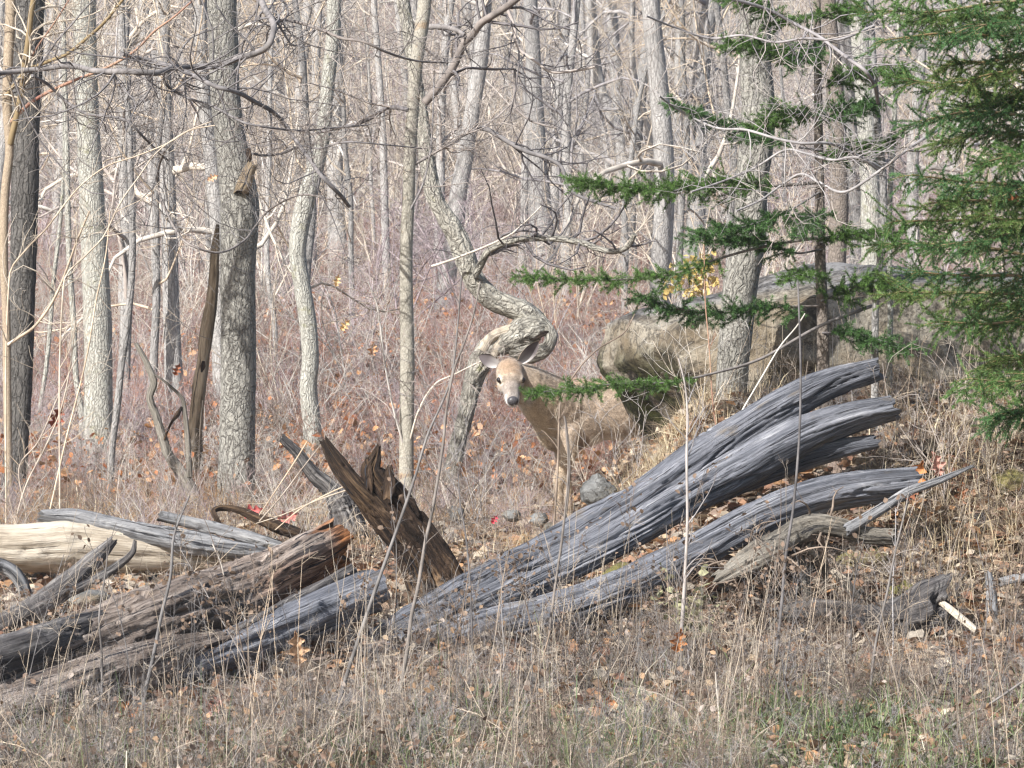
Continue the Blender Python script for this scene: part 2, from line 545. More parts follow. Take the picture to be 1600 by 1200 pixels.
# ground: leaf litter with patches of earth and moss
def mat_ground():
    m, nt, b = nodes_of('forest_floor')
    tc = nt.nodes.new('ShaderNodeTexCoord').outputs['Object']
    n1 = noise_(nt, tc, 38, 6, 0.7)
    n2 = noise_(nt, tc, 2.2, 4, 0.6)
    v = nt.nodes.new('ShaderNodeTexVoronoi'); v.inputs['Scale'].default_value = 16
    nt.links.new(tc, v.inputs['Vector'])
    c = ramp(nt, n1, [(0.30, (0.045, 0.034, 0.028)), (0.48, (0.15, 0.112, 0.088)), (0.62, (0.27, 0.205, 0.16)), (0.75, (0.40, 0.32, 0.25))])
    lc = ramp(nt, v.outputs['Color'], [(0.2, (0.27, 0.15, 0.09)), (0.5, (0.34, 0.25, 0.21)), (0.8, (0.40, 0.30, 0.22))])
    c = mix(nt, 0.45, c, lc)
    c = mix(nt, ramp(nt, n2, [(0.4, g3(0)), (0.65, g3(0.5))]), c, (0.21, 0.18, 0.16))
    nt.links.new(c, b.inputs['Base Color'])
    h = mix(nt, 0.5, n1, v.outputs['Distance'])
    bump(nt, b, h, 0.9, 0.05)
    return m
M_ground = mat_ground()

def mat_rock(name, stops, moss=0.6):
    m, nt, b = nodes_of(name)
    tc = attr(nt, 'rest').outputs['Vector']
    n1 = noise_(nt, tc, 4.0, 6, 0.65)
    n2 = noise_(nt, tc, 30, 5, 0.7)
    n3 = noise_(nt, tc, 1.8, 4, 0.6)
    c = ramp(nt, mix(nt, 0.4, n1, n2), stops)
    c = mix(nt, ramp(nt, n3, [(0.48, g3(0)), (0.62, g3(0.7))]), c, (0.17, 0.13, 0.082))
    cv = nt.nodes.new('ShaderNodeTexVoronoi'); cv.feature = 'DISTANCE_TO_EDGE'; cv.inputs['Scale'].default_value = 2.6
    cw = nt.nodes.new('ShaderNodeVectorMath'); cw.operation = 'MULTIPLY_ADD'; nt.links.new(n1, cw.inputs[0]); cw.inputs[1].default_value = (0.5, 0.5, 0.5); nt.links.new(tc, cw.inputs[2]); nt.links.new(cw.outputs[0], cv.inputs['Vector'])
    c = mix(nt, ramp(nt, cv.outputs['Distance'], [(0.0, g3(0.85)), (0.025, g3(0))]), c, (0.035, 0.03, 0.025))
    sp = noise_(nt, tc, 75, 3)
    c = mix(nt, ramp(nt, sp, [(0.60, g3(0)), (0.70, g3(0.6))]), c, (0.07, 0.06, 0.047))
    t = attr(nt, 'tint').outputs['Color']
    c = mix(nt, 1.0, c, t, 'MULTIPLY')
    nt.links.new(c, b.inputs['Base Color'])
    bump(nt, b, mix(nt, 0.7, n1, n2), 0.8, 0.04)
    return m
M_rock = mat_rock('tan_boulder', [(0.42, (0.035, 0.031, 0.026)), (0.48, (0.125, 0.108, 0.083)), (0.55, (0.26, 0.232, 0.185))])
M_moss_ = None
M_stone = mat_rock('grey_stone', [(0.38, (0.08, 0.08, 0.077)), (0.5, (0.15, 0.15, 0.145)), (0.62, (0.26, 0.26, 0.25))])

# ------------------------------------------------------------------ ground sheet
def build_ground():
    ys = np.concatenate([np.linspace(2, 17, 16), np.linspace(17.1, 30, 170), np.geomspace(30.2, 225, 160)])
    us = np.linspace(-1, 1, 240)
    us = np.sign(us) * np.abs(us) ** 1.25
    Y = np.repeat(ys[:, None], len(us), 1)
    X = us[None, :] * (0.15 * Y + 4.0 + np.clip(Y - 120, 0, 400) * 0.1)
    Z = ground_z(X, Y)
    v = np.stack([X, Y, Z], -1)
    idx = np.arange(len(ys) * len(us)).reshape(len(ys), len(us))
    q = np.stack([idx[:-1, :-1], idx[:-1, 1:], idx[1:, 1:], idx[1:, :-1]], -1).reshape(-1, 4)
    a = Acc()
    a.add(v.reshape(-1, 3), quads=q)
    o = obj('forest_floor', a.mesh('forest_floor', M_ground))
    o['kind'] = 'structure'
build_ground()

# ------------------------------------------------------------------ hand-placed trees: trunk traced as it leans, at its own distance
def trunk_points(tr, Y, top_extra=4.0, lean=None):
    """tr: (px, py, width px) from top to base. Returns world points base -> top and radii."""
    pts = [P(x, y, Y) for x, y, w in tr][::-1]
    rad = [w * 0.5 * Y / F for x, y, w in tr][::-1]
    gz = float(ground_z(pts[0][0], pts[0][1]))
    if pts[0][2] > gz - 0.05:
        p = pts[0].copy()
        p[2] = gz - 0.12
        q = pts[0].copy(); q[2] = max(gz + 0.16, p[2] + 0.1)
        if pts[0][2] > q[2] + 0.08:
            pts.insert(0, q); rad.insert(0, rad[0] * 1.04)
        pts.insert(0, p)
        rad.insert(0, rad[0] * 1.55)
    if top_extra > 0:
        d = unit(pts[-1] - pts[-3]) if len(pts) > 2 else np.array([0, 0, 1.0])
        d = unit(d + np.array([0, 0, 0.6]))
        r = rad[-1]
        for j in (0.4, 0.75, 1.0):
            pts.append(pts[-1] + d * top_extra * 0.36 + rng.normal(size=3) * 0.08 * top_extra * 0.3)
            rad.append(r * (1 - 0.65 * j))
    return np.array(pts), np.array(rad)

def hand_tree(label, tr, Y, mat, twig_mat, k=16, n=70, disp=None, extra=4.0, branches=(), nb=5, nt_=26, name='bare_tree',
              group=None, seed=0.0, bt=(0.35, 0.98), blen=(0.8, 2.0), cat='tree', yoff=None):
    pts, rad = trunk_points(tr, Y, extra)
    root = thing(name, label, cat, (pts[0][0], pts[0][1], float(ground_z(pts[0][0], pts[0][1]))), group)
    a = Acc()
    C, r = limb(a, pts, rad, k, n, disp or d_bark(0.05), seed=seed)
    part('trunk', a, mat, root)
    tw = Acc()
    for b in branches:       # traced limbs: (list of (px, py), width at start, width at end, material, depth offset at the tip)
        bp, w0, w1, bm, dy = b
        m = len(bp)
        pp = np.array([P(x, y, Y - rad.mean() * 0.6 + dy * j / max(m - 1, 1)) for j, (x, y) in enumerate(bp)])
        rr = np.linspace(w0, w1, m) * 0.5 * Y / F
        a = Acc()
        Cb, rb = limb(a, pp, rr, 8, max(16, m * 5), d_bark(0.05), seed=seed + m)
        part('branch', a, bm, root)
        g1, r1 = grow(Cb[None], rb[None], 16, 0.15, 1.0, (0.25, 0.9), (30, 75), 6, 0.28, 0.03, 0.5, 0.002)
        g2, r2 = grow(g1, r1, 5, 0.2, 1.0, (0.12, 0.4), (25, 65), 5, 0.3, 0.02, 0.6, 0.0016)
        tube_batch(tw, g1, r1, 4)
        tube_batch(tw, g2, r2, 3)
    if nb:
        g0, r0 = grow(C[None], r[None], nb, bt[0], bt[1], blen, (40, 85), 8, 0.22, 0.06, 0.38, 0.004, 0.3)
        for j in range(len(g0)):
            a = Acc()
            tube_batch(a, g0[j:j + 1], r0[j:j + 1], 6)
            part('branch', a, twig_mat, root)
        g1, r1 = grow(g0, r0, max(3, nt_ // 3), 0.2, 1.0, (0.3, 1.0), (30, 70), 6, 0.26, 0.03, 0.6, 0.0022)
        g2, r2 = grow(g1, r1, 5, 0.15, 1.0, (0.12, 0.45), (25, 65), 5, 0.3, 0.02, 0.6, 0.0016)
        tube_batch(tw, g1, r1, 4)
        tube_batch(tw, g2, r2, 3)
    if tw.n:
        part('twigs', tw, twig_mat, root, stuff=True)
    return root, C, r

# 1 front left tall grey tree
t4, C4, r4 = hand_tree('thick grey tree with plated bark and a broken stub, left of centre', [(347, -5, 44), (349, 70, 44), (351, 140, 44), (356, 190, 45), (363, 240, 48), (372, 300, 57), (374, 330, 60),
    (371, 420, 54), (372, 520, 54), (372, 600, 55), (370, 700, 56), (368, 785, 60)], 28.0, M_bark_main, M_twig_grey, 40, 260, d_bark(0.045, 3.2, 14.0), seed=1.3, nb=5, bt=(0.72, 0.98))
def stub_on_tree():
    a = Acc()
    Y = 27.88
    limb(a, [P(378, 300, Y), P(385, 282, Y - .05), P(389, 268, Y - .08), P(394, 258, Y - .09)], np.array([13, 11, 9, 7]) * Y / F, 12, 26, d_wood(0.2, 3, 6), ragged=0.9, seed=2)
    part('broken_stub', a, M_snag, t4)
    a = Acc()
    limb(a, [P(388, 232, Y - .02), P(389, 243, Y - .03), P(390, 252, Y - .02)], np.array([3, 5.5, 3]) * Y / F, 10, 12, None, seed=4)
    part('knot_hole_shade', a, M_dark_stump, t4)  # dark lump set on the bark for the shade inside the hole
stub_on_tree()

# far left: dark furrowed trunk and the tan sapling before it
hand_tree('dark furrowed tree trunk at the far left edge', [(47, -5, 44), (44, 100, 42), (41, 200, 41), (39, 300, 40), (37, 400, 40), (33, 500, 39), (30, 600, 38), (25, 700, 37), (20, 785, 38)], 28.2,
          M_bark_dark, M_twig_grey, 30, 200, d_bark(0.10, 3.0, 4.0), seed=5.1, nb=3, bt=(0.75, .98))
hand_tree('slim tan sapling with red arching whips before dark trunk', [(16, -5, 17), (13, 90, 16), (11, 170, 15), (15, 235, 14), (8, 300, 14), (6, 400, 13), (10, 500, 13), (11, 600, 13), (13, 700, 13), (16, 800, 14)], 26.6,
          M_bark_red, M_twig_tan, 12, 110, d_bark(0.02), seed=6.2, nb=0, name='sapling', cat='sapling', branches=[
    ([(16, 225), (24, 190), (33, 147), (38, 105), (44, 63), (49, 20), (54, -10)], 10, 8, M_whip_olive, -0.2),
    ([(9, 150), (40, 112), (70, 98), (105, 84), (140, 56), (162, 36), (190, 2), (205, -20)], 6, 4, M_whip_olive, -0.5),
    ([(18, 190), (45, 163), (70, 147), (115, 126), (168, 105), (210, 80), (241, 49), (270, 28), (300, 2)], 6, 2.5, M_whip_red, -0.8),
    ([(34, 140), (47, 95), (62, 68), (82, 40), (108, 0)], 3.5, 2, M_whip_red, -0.3),
    ([(10, 540), (30, 527), (52, 512), (77, 480), (95, 445), (110, 405), (122, 372), (140, 330)], 5, 3, M_twig_tan, -0.6)])

# pale tree left
hand_tree('pale grey green tree between dark trunk and thick tree', [(131, -5, 36), (134, 100, 34), (138, 200, 34), (143, 300, 37), (148, 400, 40), (152, 500, 42), (154, 600, 42), (154, 680, 45), (155, 725, 52)], 32.0,
          M_bark_pale, M_twig_pale, 26, 150, d_bark(0.05, 3.2, 9.0), seed=7.7, nb=7, bt=(0.45, 0.98))
hand_tree('slender leaning sapling just right of pale tree', [(190, -5, 9), (194, 100, 9), (202, 200, 10), (205, 300, 10), (207, 400, 11), (200, 500, 11), (190, 570, 11), (183, 640, 11), (175, 700, 11), (171, 785, 12)], 28.4,
          M_bark_far2, M_twig_grey, 10, 90, d_bark(0.03), seed=8.4, nb=7, bt=(0.3, 0.98), name='sapling', cat='sapling')
hand_tree('thin kinked pale sapling left of the pale tree', [(100, -5, 7), (104, 200, 8), (108, 400, 9), (115, 505, 9), (119, 592, 9), (128, 650, 10), (127, 690, 10)], 33.0,
          M_bark_pale, M_twig_pale, 8, 70, d_bark(0.03), seed=9.4, nb=7, bt=(0.3, 0.98), name='sapling', cat='sapling')
hand_tree('thin bowed pale sapling beside the dark edge trunk', [(100, 240, 5), (95, 340, 6), (84, 435, 7), (79, 500, 7), (73, 568, 7), (60, 660, 7)], 34.0,
          M_bark_pale, M_twig_pale, 8, 60, d_bark(0.03), seed=9.9, nb=7, extra=1.5, bt=(0.3, 0.98), name='sapling', cat='sapling')
# dead snag and bent dead stick left of the thick tree
def snag():
    Y = 29.5
    root = thing('dead_snag', 'brown dead snag with a hollow standing left of thick tree', 'snag', tuple(P(304, 760, Y)))
    a = Acc()
    limb(a, [P(x, y, Y) for x, y in [(303, 775), (305, 722), (307, 662), (311, 610), (317, 568), (324, 515), (331, 470), (334, 430), (336, 390), (340, 352)]],
         np.array([12, 11.5, 11, 11.5, 9.5, 10.5, 9, 8, 7.5, 3]) * Y / F, 18, 110, d_wood(0.16, 2.5, 2.2), ragged=0.8, seed=11)
    part('trunk', a, M_snag, root)
    a = Acc()
    Y2 = Y - 0.035
    limb(a, [P(318, 564, Y2), P(317, 572, Y2), P(315, 582, Y2)], np.array([2.5, 4.5, 2]) * Y / F, 10, 10, None)
    part('hollow', a, M_dark_stump, root)  # dark bulge on the snag gives the hollow's inner shade by colour
    Y = 27.8
    root = thing('dead_stick', 'bent grey dead stick forking up beside the brown snag', 'dead branch', tuple(P(305, 790, Y)))
    a = Acc()
    limb(a, [P(x, y, Y) for x, y in [(308, 800), (298, 765), (280, 735), (262, 708), (253, 680), (242, 645), (234, 622), (240, 597), (229, 567), (220, 550), (212, 536)]],
         np.array([13, 11, 10, 8, 7, 6, 6, 6, 5, 4, 2.5]) * Y / F, 14, 100, d_wood(0.12, 2.5, 4), seed=12)
    part('stem', a, M_root, root)
    a = Acc()
    limb(a, [P(x, y, Y - .02) for x, y in [(296, 745), (293, 690), (288, 640), (284, 622), (262, 600), (242, 585)]],
         np.array([5, 4.5, 4, 3, 2, 1.3]) * Y / F, 8, 50, d_wood(0.1, 2.5, 4), seed=13)
    part('branch', a, M_root, root)
    a = Acc()
    limb(a, [P(255, 690, Y - .02), P(268, 660, Y - .05), P(277, 648, Y - .05), P(284, 636, Y - .03)], np.array([1.2, 2, 4, 2]) * Y / F, 8, 20, d_wood(0.1, 2.5, 4), seed=13)
    part('branch', a, M_dark_stump, root)
snag()

hand_tree('pale s-curved tree right of the thick grey tree', [(523, -5, 22), (521, 52, 21), (515, 105, 21), (509, 165, 21), (505, 210, 23), (490, 273, 28), (475, 325, 30), (465, 385, 27), (466, 410, 26), (473, 452, 26),
    (481, 505, 27), (485, 557, 26), (482, 610, 26), (487, 662, 27), (491, 720, 32)], 32.0, M_bark_pale, M_twig_grey, 22, 140, d_bark(0.04, 3, 8), seed=14.2, nb=6, bt=(0.55, 0.98))
hand_tree('slim straight tan tree left of the deer', [(664, -5, 21), (659, 40, 21), (653, 80, 20), (648, 125, 20), (645, 168, 19), (640, 245, 19), (638, 315, 20), (635, 385, 21), (635, 470, 21), (636, 575, 23), (635, 680, 23), (635, 750, 24), (636, 800, 27)], 26.6,
          M_bark_smooth, M_twig_grey, 18, 130, d_bark(0.02, 3, 6), seed=15.7, nb=0, branches=[
    ([(640, 172), (620, 168), (604, 169), (584, 182), (560, 193), (530, 200), (495, 208)], 8, 4, M_limb_dark, 0.5),
    ([(637, 262), (665, 247), (696, 228), (727, 210), (752, 198)], 5, 4, M_limb_dark, 0.2),
    ([(640, 330), (660, 290), (672, 240), (676, 190), (678, 120)], 3.5, 2, M_twig_grey, -0.2),
    ([(632, 700), (615, 640), (600, 560), (590, 480), (575, 440)], 3.5, 2, M_twig_pale, -0.2),
    ([(640, 690), (655, 640), (680, 600), (710, 585), (760, 560)], 3.5, 2, M_twig_pale, -0.3)])

# the crooked tree with the knot over the deer
def crooked():
    Y = 28.6
    root = thing('crooked_tree', 'crooked leaning tree with twisted hollow knot above the deer', 'tree', (P(706, 775, Y)[0], Y, float(ground_z(P(706, 775, Y)[0], Y))))
    a = Acc()
    limb(a, [P(x, y, Y) for x, y in [(702, 800), (708, 740), (716, 690), (730, 640), (738, 600), (748, 570), (764, 545), (790, 530)]],
         np.array([15, 12, 11, 11, 13, 15, 16, 13]) * Y / F, 36, 170, d_bark(0.24, 1.8, 6), seed=21)
    part('trunk', a, M_bark_crooked, root)
    a = Acc()
    limb(a, [P(x, y, Y - dy) for x, y, dy in [(800, 548, .05), (830, 552, .1), (853, 545, .12), (861, 530, .12), (858, 516, .08), (840, 506, .03), (815, 510, .06), (798, 520, 0.08)]],
         np.array([11, 13, 9, 8, 9, 13, 13, 10]) * Y / F, 30, 140, d_bark(0.26, 1.8, 8), seed=22)
    limb(a, [P(x, y, Y - .06) for x, y in [(778, 548), (798, 532), (820, 520), (842, 512), (858, 514)]], np.array([9, 16, 19, 17, 9]) * Y / F, 40, 110, d_bark(0.34, 1.6, 9), seed=27)
    part('knot', a, M_bark_crooked, root)
    a = Acc()
    limb(a, [P(x, y, Y - .135) for x, y in [(828, 531), (840, 526), (852, 520), (858, 519)]], np.array([1.5, 3.5, 3.5, 1.5]) * Y / F, 10, 20, None, flat=0.5)
    part('hollow', a, M_dark_stump, root)  # thin dark strip laid over the knot as the shade of its slit
    a = Acc()
    limb(a, [P(x, y, Y - .05 - .004 * j) for j, (x, y) in enumerate([(754, 548), (762, 533), (772, 524), (785, 518), (800, 514)])], np.array([9, 8, 7.5, 8, 9]) * Y / F, 14, 40, d_wood(0.08, 2.2, 4), seed=23)
    limb(a, [P(x, y, Y - .07) for j, (x, y) in enumerate([(772, 558), (777, 546), (786, 536), (798, 530)])], np.array([6, 8, 9, 9]) * Y / F, 14, 30, d_wood(0.08, 2.2, 4), seed=24)
    part('bare_root_loop', a, M_pale_log, root)
    a = Acc()
    up = [P(x, y, Y + dy) for x, y, dy in [(845, 512, -.02), (825, 492, 0), (800, 480, 0), (772, 468, 0), (752, 452, 0), (738, 431, 0), (724, 395, 0), (706, 355, 0), (690, 330, 0), (678, 305, 0), (669, 263, 0.02), (661, 200, .04), (650, 130, .06), (640, 60, .08), (629, -5, .1)]]
    up += [up[-1] + np.array([-0.2, 0.1, 1.5]), up[-1] + np.array([-0.1, 0.2, 3.2])]
    C, r = limb(a, up, np.array([15, 17, 16, 16, 15, 15, 15, 14, 12, 11.5, 11, 10, 10, 9, 9, 6, 3]) * Y / F, 36, 300, d_bark(0.17, 2.0, 8), seed=25)
    part('leaning_trunk', a, M_bark_crooked, root)
    tw = Acc()
    for bp, w0, w1, dy, bm in [
        ([(742, 432), (754, 408), (766, 390), (801, 376), (836, 372), (878, 374), (910, 380), (932, 388), (958, 393), (980, 386), (992, 366)], 12, 8, -0.5, M_bark_crooked),
        ([(664, 160), (689, 131), (710, 101), (724, 70), (740, 52), (752, 36), (770, 24), (792, 10), (815, -8)], 13, 10, -0.6, M_limb_dark),
        ([(751, 200), (763, 203), (798, 224), (826, 238), (853, 246), (878, 262), (886, 290), (902, 305), (938, 318), (962, 326)], 8, 4, -0.2, M_limb_dark),
        ([(792, 12), (803, 40), (811, 76), (836, 95), (862, 112), (900, 110), (930, 104)], 6, 4, -0.3, M_twig_grey),
        ([(668, 42), (690, 42), (711, 46), (726, 55)], 9, 6, -0.3, M_limb_dark),
        ([(675, 416), (700, 408), (724, 399), (759, 385), (797, 367), (812, 355), (828, 340), (846, 322)], 4, 2, -0.4, M_twig_pale),
        ([(805, 98), (804, 130), (805, 165), (815, 178), (832, 190), (870, 200)], 4, 3, -0.3, M_limb_dark)]:
        m = len(bp)
        a = Acc()
        Cb, rb = limb(a, [P(x, y, Y - 0.08 + dy * j / (m - 1)) for j, (x, y) in enumerate(bp)], np.linspace(w0, w1, m) * 0.5 * Y / F, 9, m * 6, d_bark(0.08, 2, 8), seed=26 + m)
        part('branch', a, bm, root)
        g1, r1 = grow(Cb[None], rb[None], int(np.clip(np.linalg.norm(np.diff(Cb, axis=0), axis=1).sum() * 12, 3, 18)), 0.1, 1.0, (0.3, 1.0), (30, 75), 6, 0.3, 0.02, 0.5, 0.002)
        g2, r2 = grow(g1, r1, 5, 0.2, 1.0, (0.12, 0.4), (25, 65), 5, 0.3, 0.02, 0.6, 0.0016)
        tube_batch(tw, g1, r1, 4)
        tube_batch(tw, g2, r2, 3)
    part('twigs', tw, M_twig_dark, root, stuff=True)
crooked()

# long dark limbs that hang across the upper left from a tree standing out of frame
def dark_limbs():
    Y = 26.0
    data = [
        ('long dark limb crossing the thick tree and curling upward', [(-30, 118), (15, 113), (60, 108), (110, 103), (150, 111), (205, 112), (245, 114), (270, 106), (310, 105), (345, 101), (372, 91), (402, 82), (420, 70), (428, 42), (415, 16), (402, -12)], 8, 10),
        ('long dark limb slanting down right across the thick tree', [(190, 84), (213, 90), (245, 97), (280, 108), (310, 122), (340, 136), (370, 144), (400, 160), (428, 176), (447, 197), (466, 225), (487, 253), (503, 276), (530, 303), (545, 322)], 7, 6),
        ('thin dark limb sweeping right below the slanting one', [(255, 112), (262, 135), (290, 152), (325, 163), (355, 178), (385, 193), (425, 200), (470, 204), (520, 200), (575, 195)], 4, 3),
        ('dark limb arching from the curled limb toward the slim tree', [(425, 45), (440, 32), (462, 34), (500, 46), (535, 60), (570, 66), (605, 82), (650, 95), (700, 98)], 6, 3),
        ('dark drooping limb looping low before the thick tree', [(258, 235), (248, 262), (246, 290), (258, 325), (275, 360), (296, 382), (340, 395), (380, 377), (398, 355), (415, 333), (440, 316), (475, 304), (520, 312)], 4, 3),
        ('dark twiggy limb sagging across the pale tree', [(50, 118), (75, 132), (105, 160), (135, 178), (170, 182), (200, 190), (225, 215), (250, 240), (262, 250)], 5, 3),
        ('thin dark limb leaving the thick tree below its knot', [(395, 240), (415, 243), (440, 240), (470, 228), (500, 232), (540, 222), (600, 226), (660, 232)], 4, 2)]
    for lab, bp, w0, w1 in data:
        m = len(bp)
        pp = np.array([P(x, y, Y + 0.35 * math.sin(j * 0.9)) for j, (x, y) in enumerate(bp)])
        root = thing('hanging_limb', lab, 'tree limb', tuple(pp[0]), 'dark limbs hanging across the upper left')
        a = Acc()
        Cb, rb = limb(a, pp, np.linspace(w0, w1, m) * 0.5 * Y / F, 9, m * 6, d_bark(0.10, 2, 10), seed=m)
        part('branch', a, M_limb_dark, root)
        tw = Acc()
        g1, r1 = grow(Cb[None], rb[None], 34, 0.05, 1.0, (0.3, 1.2), (30, 80), 8, 0.26, 0.0, 0.45, 0.002)
        g2, r2 = grow(g1, r1, 5, 0.15, 1.0, (0.15, 0.5), (25, 65), 5, 0.3, 0.0, 0.6, 0.0017)
        tube_batch(tw, g1, r1, 4)
        tube_batch(tw, g2, r2, 3)
        part('twigs', tw, M_twig_dark, root, stuff=True)
dark_limbs()

# grey twiggy limbs in front of the conifer at upper right
def right_limbs():
    Y = 22.6
    data = [
        ('grey limb slanting over the conifer from the upper right tree', [(1120, -8), (1197, 14), (1243, 38), (1278, 56), (1302, 74), (1330, 95), (1351, 110), (1366, 132), (1372, 160)], 5, 6),
        ('grey limb sagging across the big right trunk', [(1030, 150), (1050, 165), (1078, 182), (1120, 200), (1165, 203), (1215, 217), (1253, 224), (1295, 224), (1330, 238), (1376, 262)], 3, 5),
        ('pale grey twig drooping below the sagging limb', [(1080, 300), (1130, 283), (1180, 262), (1225, 235), (1260, 240), (1300, 250), (1340, 246), (1375, 268)], 3, 4),
        ('grey limb rising through the conifer boughs', [(1150, 330), (1190, 312), (1220, 290), (1250, 272), (1280, 285), (1320, 300), (1370, 270), (1420, 232), (1470, 200)], 3, 5),
        ('thin grey limb near the top of big trunk', [(1010, 25), (1060, 45), (1110, 60), (1160, 55), (1210, 66), (1260, 60), (1310, 62), (1366, 40)], 3, 4)]
    for lab, bp, w0, w1 in data:
        m = len(bp)
        pp = np.array([P(x, y, Y + 0.3 * math.sin(j * 0.8)) for j, (x, y) in enumerate(bp)])
        root = thing('hanging_limb', lab, 'tree limb', tuple(pp[-1]), 'grey limbs before the conifer')
        a = Acc()
        Cb, rb = limb(a, pp, np.linspace(w0, w1, m) * 0.5 * Y / F, 8, m * 6, d_bark(0.10, 2, 10), seed=m + 2)
        part('branch', a, M_twig_grey, root)
        tw = Acc()
        g1, r1 = grow(Cb[None], rb[None], 26, 0.02, 0.95, (0.3, 1.0), (30, 75), 8, 0.24, 0.0, 0.5, 0.0018)
        g2, r2 = grow(g1, r1, 4, 0.15, 1.0, (0.12, 0.4), (25, 65), 5, 0.28, 0.0, 0.6, 0.0015)
        tube_batch(tw, g1, r1, 4)
        tube_batch(tw, g2, r2, 3)
        part('twigs', tw, M_twig_grey, root, stuff=True)
right_limbs()

# mid distance trunks
hand_tree('whitish split trunk behind the leaning crooked tree', [(757, -5, 22), (753, 70, 23), (745, 133, 23), (738, 175, 24), (727, 245, 25), (717, 298, 26), (711, 360, 27), (700, 420, 28), (697, 480, 32)], 52.0, M_bark_far, M_twig_pale, 14, 90, d_bark(0.08, 2, 2), seed=31, nb=8)
hand_tree('grey tree with pale scar, right of the crooked tree', [(828, -5, 22), (832, 70, 23), (834, 130, 24), (837, 190, 27), (840, 260, 31), (845, 330, 34), (850, 400, 38), (853, 455, 42)], 56.0, M_bark_far2, M_twig_grey, 14, 90, d_bark(0.08, 2, 2), seed=32, nb=8)
hand_tree('leaning pale tree upper middle right', [(922, -5, 17), (925, 50, 17), (928, 90, 18), (938, 140, 18), (958, 185, 19), (972, 240, 20), (980, 320, 20), (985, 420, 24)], 60.0, M_bark_far, M_twig_pale, 12, 80, d_bark(0.06, 2, 2), seed=33, nb=8)
hand_tree('thin forked tan tree left of a twin thin tree', [(989, -5, 8), (987, 70, 9), (994, 133, 9), (1012, 196, 10), (1020, 250, 10), (1018, 330, 10), (1020, 430, 12)], 58.0, M_bark_far, M_twig_tan, 9, 60, d_bark(0.06, 2, 2), seed=34, nb=8)
hand_tree('thin straight tan tree beside the forked thin one', [(1022, -5, 8), (1026, 60, 9), (1029, 140, 9), (1034, 245, 10), (1036, 385, 10), (1037, 440, 12)], 57.0, M_bark_far, M_twig_tan, 9, 60, d_bark(0.06, 2, 2), seed=35, nb=8)
hand_tree('thin pale tree just left of the slim straight tree', [(584, -5, 9), (588, 60, 10), (593, 122, 10), (598, 210, 11), (600, 280, 12), (603, 385, 12), (605, 460, 14)], 56.0, M_bark_far, M_twig_pale, 9, 60, d_bark(0.06, 2, 2), seed=36, nb=8)
hand_tree('slender tree low between thick and s-curved trees', [(424, -5, 7), (422, 120, 7), (421, 228, 8), (417, 400, 8), (421, 450, 8), (429, 505, 8), (431, 592, 9)], 41.0, M_bark_far, M_twig_grey, 9, 60, d_bark(0.06, 2, 2), seed=37, nb=7)
hand_tree('narrow grey tree between pale tree and brown snag', [(222, -5, 10), (229, 140, 11), (235, 240, 12), (239, 320, 12), (242, 400, 12), (247, 505, 14)], 50.0, M_bark_far, M_twig_grey, 9, 60, d_bark(0.06, 2, 2), seed=38, nb=8)
hand_tree('big rough grey trunk before the boulder', [(1180, -5, 47), (1180, 50, 47), (1181, 105, 48), (1185, 175, 52), (1182, 228, 52), (1176, 280, 50), (1172, 350, 51), (1165, 403, 53), (1158, 435, 53), (1151, 505, 51), (1145, 575, 49), (1143, 640, 50), (1142, 665, 56)], 24.15,
          M_bark_main, M_twig_grey, 36, 240, d_bark(0.05, 3, 13), seed=41.5, nb=3, bt=(.8, .98))
hand_tree('shaded brown trunk behind the conifer stem', [(1294, -5, 24), (1300, 80, 25), (1307, 175, 26), (1311, 315, 28), (1308, 403, 28), (1306, 470, 30)], 31.0, M_bark_fir, M_twig_grey, 16, 90, d_bark(0.06, 2, 5), seed=42, nb=4)
hand_tree('pale trunk high right behind the grey limbs', [(1336, -5, 28), (1344, 60, 28), (1350, 140, 28), (1356, 240, 28), (1360, 330, 30), (1362, 430, 32)], 40.0, M_bark_pale, M_twig_pale, 16, 90, d_bark(0.06, 2, 5), seed=43, nb=6)
hand_tree('thin dark stem right of conifer running full height', [(1361, -5, 10), (1366, 120, 11), (1372, 210, 12), (1379, 266, 12), (1380, 340, 12), (1376, 400, 11), (1368, 470, 11), (1367, 620, 12)], 23.2, M_bark_far2, M_twig_grey, 10, 80, d_bark(0.04, 2, 5), seed=44, nb=4, name='sapling', cat='sapling')
hand_tree('thin pale stem behind the split log ends', [(1404, 40, 6), (1400, 122, 7), (1396, 220, 8), (1391, 298, 8), (1390, 400, 8), (1391, 505, 9), (1388, 625, 10)], 23.6, M_bark_pale, M_twig_pale, 9, 70, d_bark(0.04, 2, 5), seed=45, nb=5, extra=1.0, name='sapling', cat='sapling')

